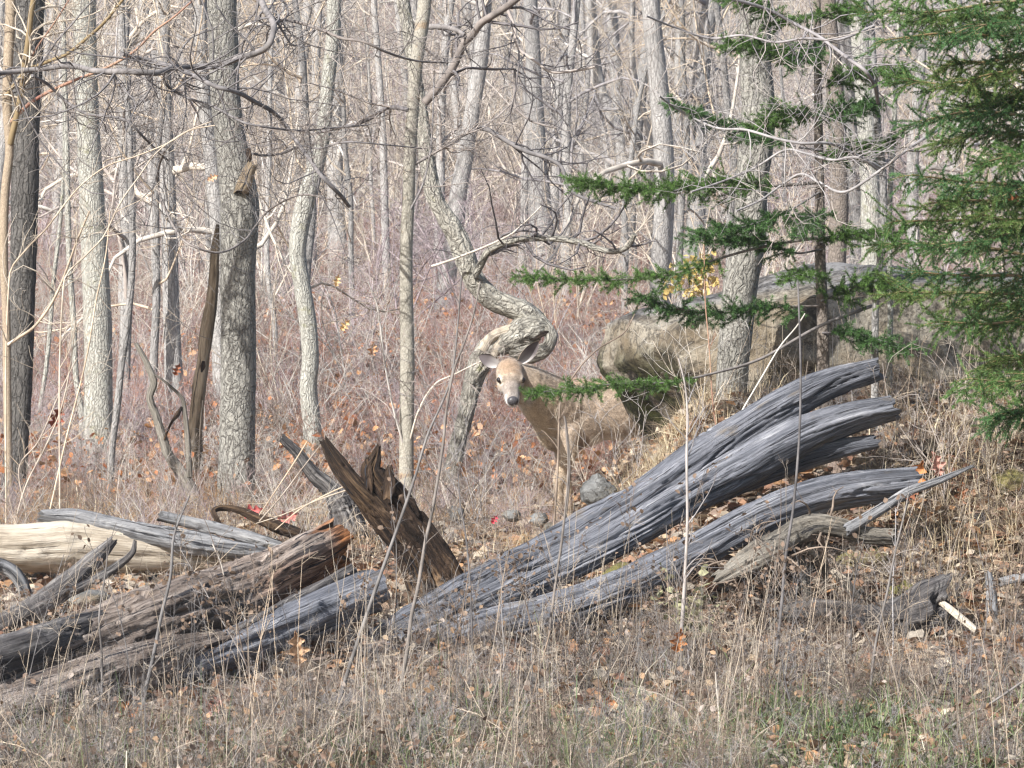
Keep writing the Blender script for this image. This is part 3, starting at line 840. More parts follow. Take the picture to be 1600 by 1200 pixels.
# ------------------------------------------------------------------ woods behind: a few kinds of tree, copied one by one
def tree_variant(h, r0, kx, nb, mat, tm, wig=0.05):
    n = 14
    p = np.zeros((n, 3))
    d = np.array([0, 0, 1.0])
    for j in range(1, n):
        d = unit(d + rng.normal(size=3) * np.array([wig, wig, 0]) + np.array([0, 0, 0.15]))
        p[j] = p[j - 1] + d * h / (n - 1)
    p[:, :2] += 0
    p[0, 2] = -0.25
    r = r0 * (1 - 0.75 * np.linspace(0, 1, n) ** 1.1)
    r[0] *= 1.25
    a = Acc()
    C, rr = limb(a, p, r, kx, 60, d_bark(0.07, 2, 2), seed=float(rng.uniform(0, 90)))
    me_t = a.mesh('trunk', mat)
    g0, q0 = grow(C[None], rr[None], nb, 0.12, 0.97, (1.0, 2.8), (35, 85), 8, 0.2, 0.07, 0.4, 0.006, 0.3, 0.4)
    g1, q1 = grow(g0, q0, 7, 0.15, 1.0, (0.5, 1.3), (30, 70), 6, 0.26, 0.04, 0.6, 0.004)
    g2, q2 = grow(g1, q1, 4, 0.15, 1.0, (0.2, 0.6), (25, 60), 4, 0.28, 0.03, 0.6, 0.003)
    a = Acc()
    tube_batch(a, g0, q0, 5)
    tube_batch(a, g1, q1, 3)
    tube_batch(a, g2, q2, 3)
    me_c = a.mesh('crown', tm)
    return me_t, me_c

variants = [tree_variant(11, 0.10, 10, 17, M_bark_far, M_twig_pale), tree_variant(12, 0.13, 10, 16, M_bark_far2, M_twig_grey), tree_variant(9, 0.065, 8, 18, M_bark_far, M_twig_tan, 0.09),
            tree_variant(12, 0.12, 10, 15, M_bark_far, M_twig_pale, 0.04), tree_variant(8, 0.05, 8, 18, M_bark_far2, M_twig_tan, 0.1), tree_variant(10, 0.08, 8, 17, M_bark_far, M_twig_grey, 0.07)]

def shrub_variant(h, ns, tm, spread=0.35):
    base = np.zeros((1, 2, 3)); base[0, 1] = (0, 0, 0.15)
    b = np.tile(base, (1, 1, 1))
    g0, q0 = grow(b, np.full((1, 2), 0.03), ns, 0.0, 1.0, (h * 0.7, h), (5, 45), 9, 0.14, 0.08, 0.45, 0.006, 0.25, 0.1)
    g0[:, 0, 2] -= 0.15
    g1, q1 = grow(g0, q0, 8, 0.2, 1.0, (0.4, 1.2), (25, 75), 6, 0.24, 0.05, 0.6, 0.0035)
    g2, q2 = grow(g1, q1, 4, 0.15, 1.0, (0.2, 0.6), (25, 60), 4, 0.28, 0.03, 0.6, 0.0025)
    a = Acc()
    tube_batch(a, g0, q0, 5); tube_batch(a, g1, q1, 3); tube_batch(a, g2, q2, 3)
    return a.mesh('shrub', tm)
shrubs = [shrub_variant(2.6, 6, M_twig_pale), shrub_variant(3.2, 5, M_twig_tan), shrub_variant(2.0, 8, M_twig_lilac), shrub_variant(3.6, 5, M_twig_grey), shrub_variant(2.8, 7, M_twig_pale)]

taken = [(x, y) for x, y in [(372, 28), (20, 28.2), (155, 32), (491, 32), (636, 26.6), (706, 28.6), (697, 52), (853, 56), (985, 60)]]
LAND = [(20, 'the dark edge trunk'), (155, 'the pale left tree'), (205, 'the slender leaning sapling'), (372, 'the thick grey tree'), (475, 'the s-curved tree'), (600, 'the thin pale tree'), (640, 'the slim straight tree'), (720, 'the whitish split trunk'), (845, 'the scarred grey tree'), (950, 'the leaning pale tree'), (1030, 'the twin thin trees'), (1175, 'the big right trunk'), (1282, 'the fir stem'), (1350, 'the pale high trunk'), (1480, 'the spruce boughs')]
ORD = ['nearest', 'second nearest', 'third nearest', 'fourth nearest']
def name_by_landmark(objs, most=4):
    """labels told apart by look, by the landmark trunk beside which each stands, and by distance"""
    cell = {}
    for o, px, Y, look in objs:
        if not -10 < px < 1610:
            continue
        lx, ln = min(LAND, key=lambda q: abs(q[0] - px))
        side = 'just left of' if px < lx else 'just right of'
        cell.setdefault((look, side, ln), []).append((Y, o))
    for (look, side, ln), l in cell.items():
        l.sort(key=lambda q: q[0])
        for k, (Y, o) in enumerate(l[:most]):
            o['label'] = (look + ' ' + side + ' ' + ln) if len(l) == 1 else '%s, %s one %s %s' % (look, ORD[k], side, ln)
woods, bushes = [], []
tree_labels = {0: 'pale bare tree among many on the far wooded slope', 1: 'grey bare tree among many on the far wooded slope', 2: 'thin tan bare tree among many on the far slope'}
nplaced = 0
tries = 0
placed = []
while nplaced < 140 and tries < 6000:
    tries += 1
    Y = float(34 + (150 - 34) * rng.uniform() ** 1.15)
    px = float(rng.uniform(-60, 1660))
    if Y < 48 and (600 < px < 960 or px > 1050):
        continue
    if any(abs(px - q[0]) < (26 if Y < 60 else 9) and abs(Y - q[1]) < 6 for q in placed):
        continue
    placed.append((px, Y))
    vi = int(rng.integers(0, 6))
    if Y < 50 and vi in (1, 3):
        vi = 4
    x = (px - 800) / F * Y
    loc = (x, Y, float(ground_z(x, Y)) - 0.05)
    li = 1 if vi in (1,) else (2 if vi in (2, 4) else 0)
    o = thing('forest_tree', tree_labels[li], 'tree', loc, 'bare trees on the far slope' if li == 0 else ('grey trees on the far slope' if li == 1 else 'thin trees on the far slope'))
    s = float(rng.uniform(0.8, 1.2))
    o.scale = (s * float(rng.uniform(0.6, 1.0)),) * 2 + (s,)
    o.rotation_euler = (float(rng.normal(0, 0.035)), float(rng.normal(0, 0.035)), float(rng.uniform(0, 6.28)))
    obj('trunk', variants[vi][0], o)
    obj('crown', variants[vi][1], o)
    nplaced += 1
    woods.append((o, px, Y, ('pale bare background tree', 'grey bare background tree', 'thin tan background tree')[li]))

ns_ = 0
tries = 0
while ns_ < 150 and tries < 4000:
    tries += 1
    Y = float(31 + (120 - 31) * rng.uniform() ** 1.3)
    px = float(rng.uniform(-50, 1650))
    if Y < 40 and 640 < px < 960 and rng.uniform() < 0.8:
        continue
    if Y < 36 and px > 940:
        continue
    if Y < 45 and rng.uniform() < 0.5:
        continue
    x = (px - 800) / F * Y
    si = int(rng.integers(0, 5))
    o = obj('bare_shrub', shrubs[si])
    o.location = (x, Y, float(ground_z(x, Y)) - 0.05)
    s = float(rng.uniform(0.7, 1.3)) * (0.6 if Y < 45 else 1.0)
    o.scale = (s, s, s)
    o.rotation_euler = (0, 0, float(rng.uniform(0, 6.28)))
    o['label'] = 'leafless twiggy shrub standing among the forest trunks'
    o['category'] = 'shrub'
    o['group'] = 'leafless shrubs under the trees'
    ns_ += 1
    bushes.append((o, px, Y, ('pale twiggy shrub', 'tall tan twiggy shrub', 'low lilac twiggy shrub', 'tall grey twiggy shrub', 'pale many-stemmed shrub')[si]))
name_by_landmark(woods)
name_by_landmark(bushes)

# ------------------------------------------------------------------ scattered ground cover (nobody could count it)
def scatter(name, meshes, pos, rot, scl, idx):
    """one object of points, each carrying an instance of one of the meshes"""
    c = bpy.data.collections.new(name + '_kinds')
    for j, me in enumerate(meshes):
        c.objects.link(bpy.data.objects.new('%s_kind_%02d' % (name, j), me))
    me = bpy.data.meshes.new(name)
    n = len(pos)
    me.vertices.add(n)
    me.vertices.foreach_set('co', np.asarray(pos, np.float32).ravel())
    a = me.attributes.new('rot', 'FLOAT_VECTOR', 'POINT'); a.data.foreach_set('vector', np.asarray(rot, np.float32).ravel())
    a = me.attributes.new('scl', 'FLOAT', 'POINT'); a.data.foreach_set('value', np.asarray(scl, np.float32))
    a = me.attributes.new('pick', 'INT', 'POINT'); a.data.foreach_set('value', np.asarray(idx, np.int32))
    o = obj(name, me)
    o['kind'] = 'stuff'
    ng = bpy.data.node_groups.new(name + '_nodes', 'GeometryNodeTree')
    ng.interface.new_socket('Geometry', in_out='INPUT', socket_type='NodeSocketGeometry')
    ng.interface.new_socket('Geometry', in_out='OUTPUT', socket_type='NodeSocketGeometry')
    gi = ng.nodes.new('NodeGroupInput'); go = ng.nodes.new('NodeGroupOutput')
    ci = ng.nodes.new('GeometryNodeCollectionInfo'); ci.inputs['Collection'].default_value = c
    ci.inputs['Separate Children'].default_value = True; ci.inputs['Reset Children'].default_value = True
    ip = ng.nodes.new('GeometryNodeInstanceOnPoints'); ip.inputs['Pick Instance'].default_value = True
    def na(nm, typ):
        q = ng.nodes.new('GeometryNodeInputNamedAttribute'); q.data_type = typ; q.inputs['Name'].default_value = nm
        return q.outputs['Attribute']
    L = ng.links.new
    L(gi.outputs[0], ip.inputs['Points']); L(ci.outputs[0], ip.inputs['Instance'])
    L(na('pick', 'INT'), ip.inputs['Instance Index'])
    er = ng.nodes.new('FunctionNodeEulerToRotation')
    L(na('rot', 'FLOAT_VECTOR'), er.inputs[0]); L(er.outputs[0], ip.inputs['Rotation'])
    L(na('scl', 'FLOAT'), ip.inputs['Scale'])
    L(ip.outputs[0], go.inputs[0])
    md = o.modifiers.new('scatter', 'NODES')
    md.node_group = ng
    return o

def brush_mesh(ns, h, mat, fan=(5, 50), k1=4, k2=3, wig=0.2, spread=0.12, r=0.0035, L1=(0.12, 0.35)):
    st = rng.uniform(-spread, spread, (ns, 2))
    g0 = np.zeros((ns, 2, 3)); g0[:, :, :2] = st[:, None, :]; g0[:, 0, 2] = -0.05; g0[:, 1, 2] = 0.02
    A, ra = grow(g0, np.full((ns, 2), r * 1.5), 1, 0.5, 1.0, (h * 0.55, h * 1.1), fan, 5, wig, 0.05, 0.75, r * 0.7, 0.4, 0.0)
    B, rb = grow(A, ra, k1, 0.2, 1.0, (L1[0], L1[1]), (20, 60), 4, wig, 0.03, 0.6, r * 0.4)
    a = Acc()
    tube_batch(a, A, ra, 3); tube_batch(a, B, rb, 3)
    if k2:
        Cc, rc = grow(B, rb, k2, 0.2, 1.0, (L1[0] * 0.4, L1[1] * 0.6), (20, 60), 3, wig, 0.02, 0.6, r * 0.35)
        tube_batch(a, Cc, rc, 3)
    return a.mesh('brush', mat)

def sample_rows(n, r0, r1, x0=-90, x1=1690):
    r = rng.uniform(r0, r1, n)
    Y = row_to_Y(r)
    X = (rng.uniform(x0, x1, n) - 800) / F * Y
    return X, Y

brush = [brush_mesh(9, 0.55, M_twig_lilac), brush_mesh(8, 0.6, M_twig_red), brush_mesh(9, 0.5, M_twig_lilac), brush_mesh(6, 0.9, M_twig_pale, fan=(2, 30), wig=0.14), brush_mesh(8, 0.5, M_twig_brown), brush_mesh(10, 0.4, M_twig_red)]
X1, Y1 = sample_rows(2600, 330, 790)
X2, Y2 = sample_rows(1100, -150, 400)
X = np.concatenate([X1, X2]); Y = np.concatenate([Y1, Y2])
keep = ~((Y < 29.5) & (X > 0.9)) & ~((Y < 26.6) & (np.abs(X - 0.3) < 0.45))
X, Y = X[keep], Y[keep]
n = len(X)
M_fern = mat_twig('dead_fern', (0.32, 0.19, 0.09), (0.52, 0.36, 0.19), 6)
brush += [brush_mesh(9, 0.35, M_fern, fan=(15, 70), k1=6, k2=3, r=0.003, L1=(0.05, 0.16)), brush_mesh(9, 0.3, M_twig_red, fan=(15, 70), k1=6, k2=3, r=0.0025, L1=(0.05, 0.16))]
X3 = rng.uniform(-3.1, 0.25, 520); Y3 = rng.uniform(23.6, 31.0, 520)
n1 = len(X)
X = np.concatenate([X, X3]); Y = np.concatenate([Y, Y3])
n = len(X)
pickb = np.concatenate([rng.integers(0, 6, n1), rng.choice([0, 3, 4, 6, 6, 6, 7], n - n1)])
scatter('undergrowth', brush, np.stack([X, Y, ground_z(X, Y) - 0.02], -1), np.stack([rng.normal(0, .12, n), rng.normal(0, .12, n), rng.uniform(0, 6.28, n)], -1),
        rng.uniform(0.6, 1.25, n) * np.where(Y > 80, 1.8, 1.0) * np.where(Y < 32, 0.62, 1.0), pickb)
# thicket on the slope far behind, read as one mass
X, Y = sample_rows(700, -200, 380)
n = len(X)
scatter('far_thicket', shrubs, np.stack([X, Y, ground_z(X, Y) - 0.05], -1), np.stack([np.zeros(n), np.zeros(n), rng.uniform(0, 6.28, n)], -1), rng.uniform(0.9, 1.7, n), rng.integers(0, 5, n))

# ------------------------------------------------------------------ leaves on the ground
LEAF_COLS = np.array([(0.36, 0.25, 0.17), (0.48, 0.36, 0.24), (0.26, 0.14, 0.09), (0.44, 0.25, 0.13), (0.55, 0.46, 0.35), (0.38, 0.33, 0.27), (0.20, 0.15, 0.11), (0.36, 0.21, 0.13), (0.50, 0.42, 0.33)])
def leaf_litter(acc, pos, size, cols, flat=0.6):
    """curled six-sided leaves"""
    n = len(pos)
    yaw = rng.uniform(0, 6.28, n)
    d = np.stack([np.cos(yaw), np.sin(yaw), rng.normal(0, 0.35 * flat, n)], -1); d = unit(d)
    nr = np.stack([rng.normal(0, 0.45 * flat, n), rng.normal(0, 0.45 * flat, n), np.ones(n)], -1)
    nr = unit(nr - (nr * d).sum(1, keepdims=True) * d)
    s = np.cross(nr, d)
    L = size[:, None]
    curl = rng.uniform(0.05, 0.45, n)[:, None]
    w = rng.uniform(0.28, 0.42, n)[:, None]
    c = pos
    v = np.stack([c - d * L * 0.5, c - d * L * 0.12 + s * L * w + nr * L * curl * 0.6, c + d * L * 0.25 + s * L * w * 0.8 + nr * L * curl * 0.6, c + d * L * 0.5 + nr * L * curl * 0.4,
                  c + d * L * 0.25 - s * L * w * 0.8 + nr * L * curl * 0.6, c - d * L * 0.12 - s * L * w + nr * L * curl * 0.6], 1)
    b = np.arange(n)[:, None] * 6
    q = np.concatenate([b + np.array([[0, 3, 2, 1]]), b + np.array([[0, 5, 4, 3]])])
    acc.add(v.reshape(-1, 3), quads=q, tint=np.repeat(cols, 6, axis=0))

a = Acc()
X, Y = sample_rows(17000, 420, 1000)
X2, Y2 = sample_rows(14000, 700, 1260)
X = np.concatenate([X, X2]); Y = np.concatenate([Y, Y2])
n = len(X)
leaf_litter(a, np.stack([X, Y, ground_z(X, Y) + rng.uniform(0.0, 0.05, n)], -1), rng.uniform(0.035, 0.085, n), LEAF_COLS[rng.integers(0, 9, n)] * rng.uniform(0.55, 1.0, (n, 1)), 1.3)
# thicker drift around the deer and on the bank at right
X = np.concatenate([rng.uniform(-1.6, 0.9, 6000), rng.uniform(0.6, 3.6, 9000)])
Y = np.concatenate([rng.uniform(22.5, 29, 6000), rng.uniform(21.2, 25.5, 9000)])
n = len(X)
leaf_litter(a, np.stack([X, Y, ground_z(X, Y) + rng.uniform(0.0, 0.06, n)], -1), rng.uniform(0.04, 0.10, n), LEAF_COLS[rng.integers(0, 9, n)] * rng.uniform(0.7, 1.1, (n, 1)), 1.0)
X, Y = sample_rows(9000, 500, 800)
n = len(X)
leaf_litter(a, np.stack([X, Y, ground_z(X, Y) + rng.uniform(0.03, 0.3, n)], -1), rng.uniform(0.03, 0.075, n), LEAF_COLS[rng.integers(0, 9, n)] * rng.uniform(0.75, 1.15, (n, 1)) * np.array([1.12, 0.80, 0.58]), 2.6)
stuff('leaf_litter', a, M_leaf)

# ------------------------------------------------------------------ grass and weeds of the foreground
def blades(acc, X, Y, h, cols, lean=0.5, width=0.003, z0=0.0):
    n = len(X)
    base = np.stack([X, Y, ground_z(X, Y) - 0.02 + z0], -1)
    yaw = rng.uniform(0, 6.28, n)
    dirh = np.stack([np.cos(yaw), np.sin(yaw), np.zeros(n)], -1)
    tilt = np.abs(rng.normal(0, lean, n))[:, None]
    bend = np.abs(rng.normal(0, lean, n))[:, None]
    up = np.array([0, 0, 1.0])
    pts = [base]
    p = base
    for j in range(3):
        t = np.clip(tilt + bend * j * 0.8, 0, 1.9)
        p = p + (up * np.cos(t) + dirh * np.sin(t)) * (h / 3)[:, None]
        pts.append(p)
    w = unit(np.cross(dirh, up) + 0.3 * rng.normal(size=(n, 3)))
    wd = (np.array([1.0, 0.9, 0.6, 0.12])[None, :] * (width * rng.uniform(0.6, 1.4, n))[:, None])[..., None]
    c = np.stack(pts, 1)
    v = np.stack([c - w[:, None] * wd, c + w[:, None] * wd], 2)      # n,4,2,3
    b = np.arange(n)[:, None, None] * 8
    j = np.arange(3)[None, :, None] * 2
    q = (b + j + np.array([0, 1, 3, 2])[None, None, :]).reshape(-1, 4)
    acc.add(v.reshape(-1, 3), quads=q, tint=np.repeat(cols, 8, axis=0))

GRASS = np.array([(0.42, 0.35, 0.25), (0.60, 0.54, 0.42), (0.33, 0.28, 0.225), (0.20, 0.165, 0.15), (0.17, 0.12, 0.095), (0.33, 0.29, 0.27), (0.10, 0.075, 0.065)])
GREEN = np.array([(0.10, 0.14, 0.05), (0.16, 0.185, 0.085), (0.08, 0.12, 0.055)])
a = Acc()
def front(n, r0, r1):
    X, Y = sample_rows(n, r0, r1)
    left = (X < -0.55) & (Y > 18.30 + 0.60 * (X + 2.4))
    root = (X > 0.95) & (X < 2.9) & (Y > 20.35)
    pn = fbm(np.stack([X * 1.5, Y * 1.5, 0 * X + 2], -1), 2)
    gap = rng.uniform(size=n) > np.clip(0.62 + 1.3 * pn, 0.10, 1)
    keep = ~(gap | (left & (rng.uniform(size=n) < 0.93)) | (root & (rng.uniform(size=n) < 0.75)))
    return X[keep], Y[keep]
def green(X, Y, cols, amt):
    n = len(X)
    row = 600 + (CZ - ground_base(X, Y)) / Y * F
    gp = np.clip((row - 1060) / 90, 0, 1) * (0.3 + 0.7 * (vnoise(np.stack([X * 1.3, Y * 1.3, 0 * X], -1)) > 0.05)) * np.where(X > 0.2, 1.0, 0.5)
    m = rng.uniform(size=n) < gp * amt * 1.25
    cols[m] = GREEN[rng.integers(0, 3, m.sum())] * rng.uniform(0.8, 1.4, (m.sum(), 1))
    return cols
for N0, hr_, ln_, wd_, am in ((21000, (0.06, 0.22), 1.25, 0.0023, 0.6), (20000, (0.08, 0.28), 0.65, 0.0022, 1.0), (3000, (0.25, 0.5), 0.75, 0.0022, 0.35)):
    X, Y = front(N0, 965, 1290)
    n = len(X)
    pt = vnoise(np.stack([X * 2.1, Y * 2.1, 0 * X + 5], -1))
    ci = np.where(rng.uniform(size=n) < 0.5 + 0.4 * pt, rng.integers(0, 3, n), rng.integers(2, 7, n))
    cols = GRASS[ci] * rng.uniform(0.35, 0.95, (n, 1)) * np.where(pt < -0.1, 0.75, 1.0)[:, None]
    blades(a, X, Y, rng.uniform(hr_[0], hr_[1], n), green(X, Y, cols, am), ln_, wd_)
for j in range(95):
    cx = float(np.clip(rng.normal(1.35, 0.7), -1.2, 2.4)); cy = float(rng.uniform(17.4, 18.9)); N0 = int(rng.integers(25, 60))
    X = rng.normal(cx, 0.06, N0); Y = rng.normal(cy, 0.08, N0)
    blades(a, X, Y, rng.uniform(0.08, 0.26, N0), GREEN[rng.integers(0, 3, N0)] * rng.uniform(0.8, 1.7, (N0, 1)), 0.75, 0.0022)
# shrivelled brown leaf scraps that cling to the weeds
X, Y = front(7500, 960, 1280)
pt = vnoise(np.stack([X * 1.7, Y * 1.7, 0 * X + 9], -1))
k = rng.uniform(size=len(X)) < 0.35 + 0.6 * (pt > 0.0)
X, Y = X[k], Y[k]
n = len(X)
sc = Acc()
leaf_litter(sc, np.stack([X, Y, ground_z(X, Y) + rng.uniform(0.02, 0.26, n)], -1), rng.uniform(0.012, 0.04, n), np.array([(0.20, 0.135, 0.095), (0.28, 0.20, 0.145), (0.15, 0.10, 0.075), (0.34, 0.22, 0.13), (0.30, 0.25, 0.215)])[rng.integers(0, 5, n)] * rng.uniform(0.7, 1.2, (n, 1)), 2.5)
stuff('dead_leaf_scraps', sc, M_leaf)
# clumps of taller dry grass: tussock behind the split log, right bank
for cx, cy, sx, sy, N0, h0, h1 in ((0.72, 24.2, 0.22, 0.35, 1300, 0.12, 0.30), (1.0, 24.3, 0.2, 0.3, 700, 0.1, 0.24), (2.75, 22.6, 0.45, 0.7, 1500, 0.15, 0.42), (2.3, 22.0, 0.3, 0.5, 600, 0.12, 0.3), (-0.75, 25.5, 0.35, 1.0, 700, 0.1, 0.25), (0.35, 23.6, 0.3, 0.3, 500, 0.1, 0.25)):
    X = rng.normal(cx, sx, N0); Y = rng.normal(cy, sy, N0)
    blades(a, X, Y, rng.uniform(h0, h1, N0), GRASS[rng.integers(0, 3, N0)] * rng.uniform(0.8, 1.2, (N0, 1)) * np.array([1.05, 1.0, 0.88]), 0.5, 0.0021)
# grass round the deer, along the logs and over the bank
X = np.concatenate([rng.uniform(0.3, 1.7, 2200), rng.uniform(-3, 3.4, 3000), rng.uniform(1.9, 3.4, 2200), rng.uniform(-2.9, -0.6, 1800)])
Y = np.concatenate([rng.uniform(22.8, 24.4, 2200), rng.uniform(20.6, 28.5, 3000), rng.uniform(21.5, 24.6, 2200), rng.uniform(23.5, 28.5, 1800)])
n = len(X)
blades(a, X, Y, rng.uniform(0.08, 0.28, n), GRASS[rng.integers(0, 4, n)] * rng.uniform(0.8, 1.2, (n, 1)) * np.array([1.05, 1.0, 0.9]), 0.6, 0.0022)
stuff('dry_grass', a, M_grass)

weeds = [brush_mesh(2, 0.75, M_stem_dark, fan=(2, 25), k1=4, k2=3, wig=0.08, r=0.0026, L1=(0.08, 0.2)), brush_mesh(2, 0.8, M_twig_tan, fan=(2, 25), k1=4, k2=3, wig=0.08, r=0.0024, L1=(0.08, 0.2)), brush_mesh(5, 0.42, M_twig_brown, fan=(2, 35), k1=6, k2=4, r=0.0022, L1=(0.08, 0.22)), brush_mesh(7, 0.32, M_twig_brown, fan=(5, 60), k1=5, k2=4, r=0.002, L1=(0.06, 0.2)),
         brush_mesh(6, 0.38, M_twig_grey, fan=(5, 55), k1=5, k2=4, r=0.002, L1=(0.06, 0.2)), brush_mesh(4, 0.55, M_twig_tan, fan=(2, 22), k1=3, k2=3, r=0.0026, L1=(0.06, 0.18)),
         brush_mesh(7, 0.3, M_twig_grey, fan=(10, 70), k1=5, k2=3, r=0.002, L1=(0.06, 0.2))]
X, Y = front(1500, 985, 1280)
Xl, Yl = sample_rows(110, 960, 1180, 0, 600)
X = np.concatenate([X, Xl]); Y = np.concatenate([Y, Yl])
Xb = np.concatenate([rng.uniform(-3.0, 3.2, 260), rng.uniform(1.3, 3.4, 260)]); Yb = np.concatenate([rng.uniform(22.5, 28.5, 260), rng.uniform(20.7, 24.5, 260)])
X = np.concatenate([X, Xb]); Y = np.concatenate([Y, Yb])
n = len(X)
scatter('dead_weeds', weeds, np.stack([X, Y, ground_z(X, Y) - 0.02], -1), np.stack([rng.normal(0, .15, n), rng.normal(0, .15, n), rng.uniform(0, 6.28, n)], -1), rng.uniform(0.4, 0.95, n), rng.integers(0, 7, n))

# ------------------------------------------------------------------ logs
def strand(root, name, data, mat, k=40, n=150, amp=0.14, fr=3.0, fs=1.2, flat=1.0, ragged=0.6, seed=0.0, endm=None, label=None, tintf=None):
    """data: (px, py, radius px, Y) along the piece"""
    a = Acc()
    limb(a, [P(x, y, Y) for x, y, r, Y in data], [r * Y / F for x, y, r, Y in data], k, n, d_wood(amp, fr, fs), flat=flat, ragged=ragged, seed=seed, capmi=1 if endm else None, tintf=tintf)
    return part(name, a, [mat, endm] if endm else mat, root, label=label)

split = thing('split_log', 'long weathered grey split log slanting up to the right', 'log', tuple(P(610, 1015, 20.9)))
strand(split, 'upper_prong', [(575, 1012, 22, 20.95), (640, 985, 34, 21.0), (720, 945, 40, 21.1), (800, 902, 38, 21.25), (900, 845, 33, 21.45), (1000, 783, 31, 21.7), (1100, 715, 33, 21.95), (1200, 650, 31, 22.15), (1290, 602, 24, 22.35), (1368, 577, 20, 22.5)], M_log, 96, 320, 0.15, 2.6, 1.1, seed=51, endm=M_log_end)
strand(split, 'middle_prong', [(700, 972, 18, 21.0), (780, 932, 26, 21.15), (870, 888, 27, 21.3), (960, 842, 27, 21.45), (1060, 785, 28, 21.7), (1150, 736, 30, 21.9), (1240, 686, 29, 22.1), (1320, 655, 25, 22.25), (1394, 637, 20, 22.35)], M_log, 96, 320, 0.15, 2.6, 1.1, seed=52, endm=M_log_end)
strand(split, 'lower_splinter', [(1060, 800, 10, 21.78), (1130, 768, 17, 21.95), (1210, 732, 20, 22.1), (1290, 706, 18, 22.2), (1368, 690, 12, 22.3)], M_log, 30, 100, 0.2, 2.6, 1.4, seed=53)
strand(split, 'front_prong', [(590, 1028, 18, 20.75), (660, 1015, 32, 20.8), (740, 992, 33, 20.85), (820, 970, 30, 20.95), (910, 944, 29, 21.05), (1000, 905, 28, 21.2), (1100, 853, 28, 21.4), (1200, 803, 29, 21.6), (1300, 770, 29, 21.75), (1418, 756, 25, 21.9)], M_log, 90, 320, 0.16, 2.6, 1.1, seed=54, endm=M_log_end)

def rust(ca, sa, u, rest):
    """crumbling orange heartwood near the broken end and along the lower edge"""
    n = 0.5 + 0.9 * fbm(rest * np.array([5, 5, 2.0]), 3)
    w = sstep((u - 0.60) / 0.3) * np.clip(0.2 + 0.9 * sa + 0.3 * ca, 0, 1) * np.clip(n, 0, 1) * 1.3 + 0.8 * sstep((u - 0.93) / 0.05)
    g = np.clip(-sa * 1.2 + 0.1, 0, 1) * sstep((u - 0.45) / 0.3) * np.clip(n + 0.2, 0, 1)
    w = np.clip(w, 0, 1)[..., None]; g = g[..., None]
    t = np.ones(ca.shape + (3,)) * (1 + 0.55 * g)
    return t * (1 - w) + np.array([1.55, 0.80, 0.36]) * w
rot = thing('rotten_log', 'broad brown rotting log with orange broken end, lower left', 'log', tuple(P(300, 1060, 19.9)))
strand(rot, 'upper_slab', [(-60, 1098, 62, 18.9), (60, 1048, 58, 19.2), (160, 1005, 52, 19.5), (270, 960, 49, 19.8), (370, 925, 46, 20.2), (450, 890, 43, 20.5), (520, 852, 38, 20.8)], M_rot, 100, 300, 0.22, 2.4, 1.6, seed=61, endm=M_rot_end, ragged=0.9, tintf=rust)
strand(rot, 'bottom_slab', [(-60, 1142, 58, 18.6), (60, 1106, 52, 18.9), (160, 1066, 44, 19.2), (260, 1030, 34, 19.5), (350, 1002, 20, 19.75)], M_rot, 70, 180, 0.22, 2.4, 1.6, seed=65)
strand(rot, 'lower_slab', [(230, 1062, 14, 19.4), (300, 1036, 27, 19.6), (400, 997, 31, 19.9), (500, 957, 33, 20.2), (584, 922, 35, 20.45)], M_log, 70, 220, 0.17, 2.4, 1.2, seed=62, endm=M_log_end, label='blue grey lower slab')
strand(rot, 'charred_slab', [(-60, 1046, 40, 18.75), (40, 1016, 35, 19.05), (120, 988, 28, 19.35), (170, 968, 18, 19.55), (205, 954, 8, 19.7)], M_rot_dark, 30, 100, 0.22, 2.4, 1.8, seed=63, label='blackened upper slab')
strand(rot, 'bark_ridge', [(330, 1008, 8, 19.65), (400, 972, 12, 19.9), (470, 935, 13, 20.2), (552, 888, 9, 20.45)], M_rot_dark, 18, 80, 0.3, 2.0, 3, seed=64, label='dark ridge between the slabs')

pale = thing('pale_log', 'pale barkless log lying behind the rotten log', 'log', tuple(P(120, 890, 22.8)))
strand(pale, 'bare_wood', [(-70, 850, 33, 22.6), (20, 855, 37, 22.7), (100, 850, 41, 22.8), (200, 858, 37, 22.9), (300, 866, 26, 23.0), (390, 872, 13, 23.1)], M_pale_log, 44, 140, 0.08, 2.2, 1.2, seed=71)
strand(pale, 'grey_crust', [(64, 806, 9, 22.75), (120, 812, 16, 22.8), (200, 830, 18, 22.85), (300, 850, 18, 22.9), (400, 864, 13, 23.0), (440, 868, 6, 23.05)], M_grey_slab, 30, 110, 0.25, 2.4, 3, seed=72)
sl = thing('grey_slab', 'small grey splintered slab behind the pale log', 'log', tuple(P(340, 830, 23.6)))
strand(sl, 'splinter', [(250, 806, 8, 23.5), (320, 822, 11, 23.6), (390, 840, 11, 23.6), (440, 852, 7, 23.6)], M_grey_slab, 22, 80, 0.25, 2.4, 2, seed=73)
cr = thing('curled_root', 'curled dark root looping up behind the pale log', 'root', tuple(P(390, 815, 23.8)))
strand(cr, 'loop', [(345, 826, 5, 23.7), (338, 812, 5, 23.7), (334, 798, 4, 23.75), (350, 793, 5, 23.8), (374, 797, 6, 23.8), (400, 808, 8, 23.8), (440, 825, 10, 23.8), (480, 838, 8, 23.8)], M_dark_stump, 14, 90, 0.2, 2.2, 6, seed=74)
fb = thing('forked_branch', 'dark grey forked dead branch at the left edge', 'dead branch', tuple(P(20, 980, 21.2)))
strand(fb, 'stem', [(-50, 1004, 21, 21.1), (0, 978, 19, 21.1), (52, 950, 18, 21.2), (105, 913, 17, 21.3), (147, 874, 14, 21.4), (176, 845, 7, 21.5)], M_rot_dark, 30, 110, 0.14, 2.4, 1.6, seed=75)
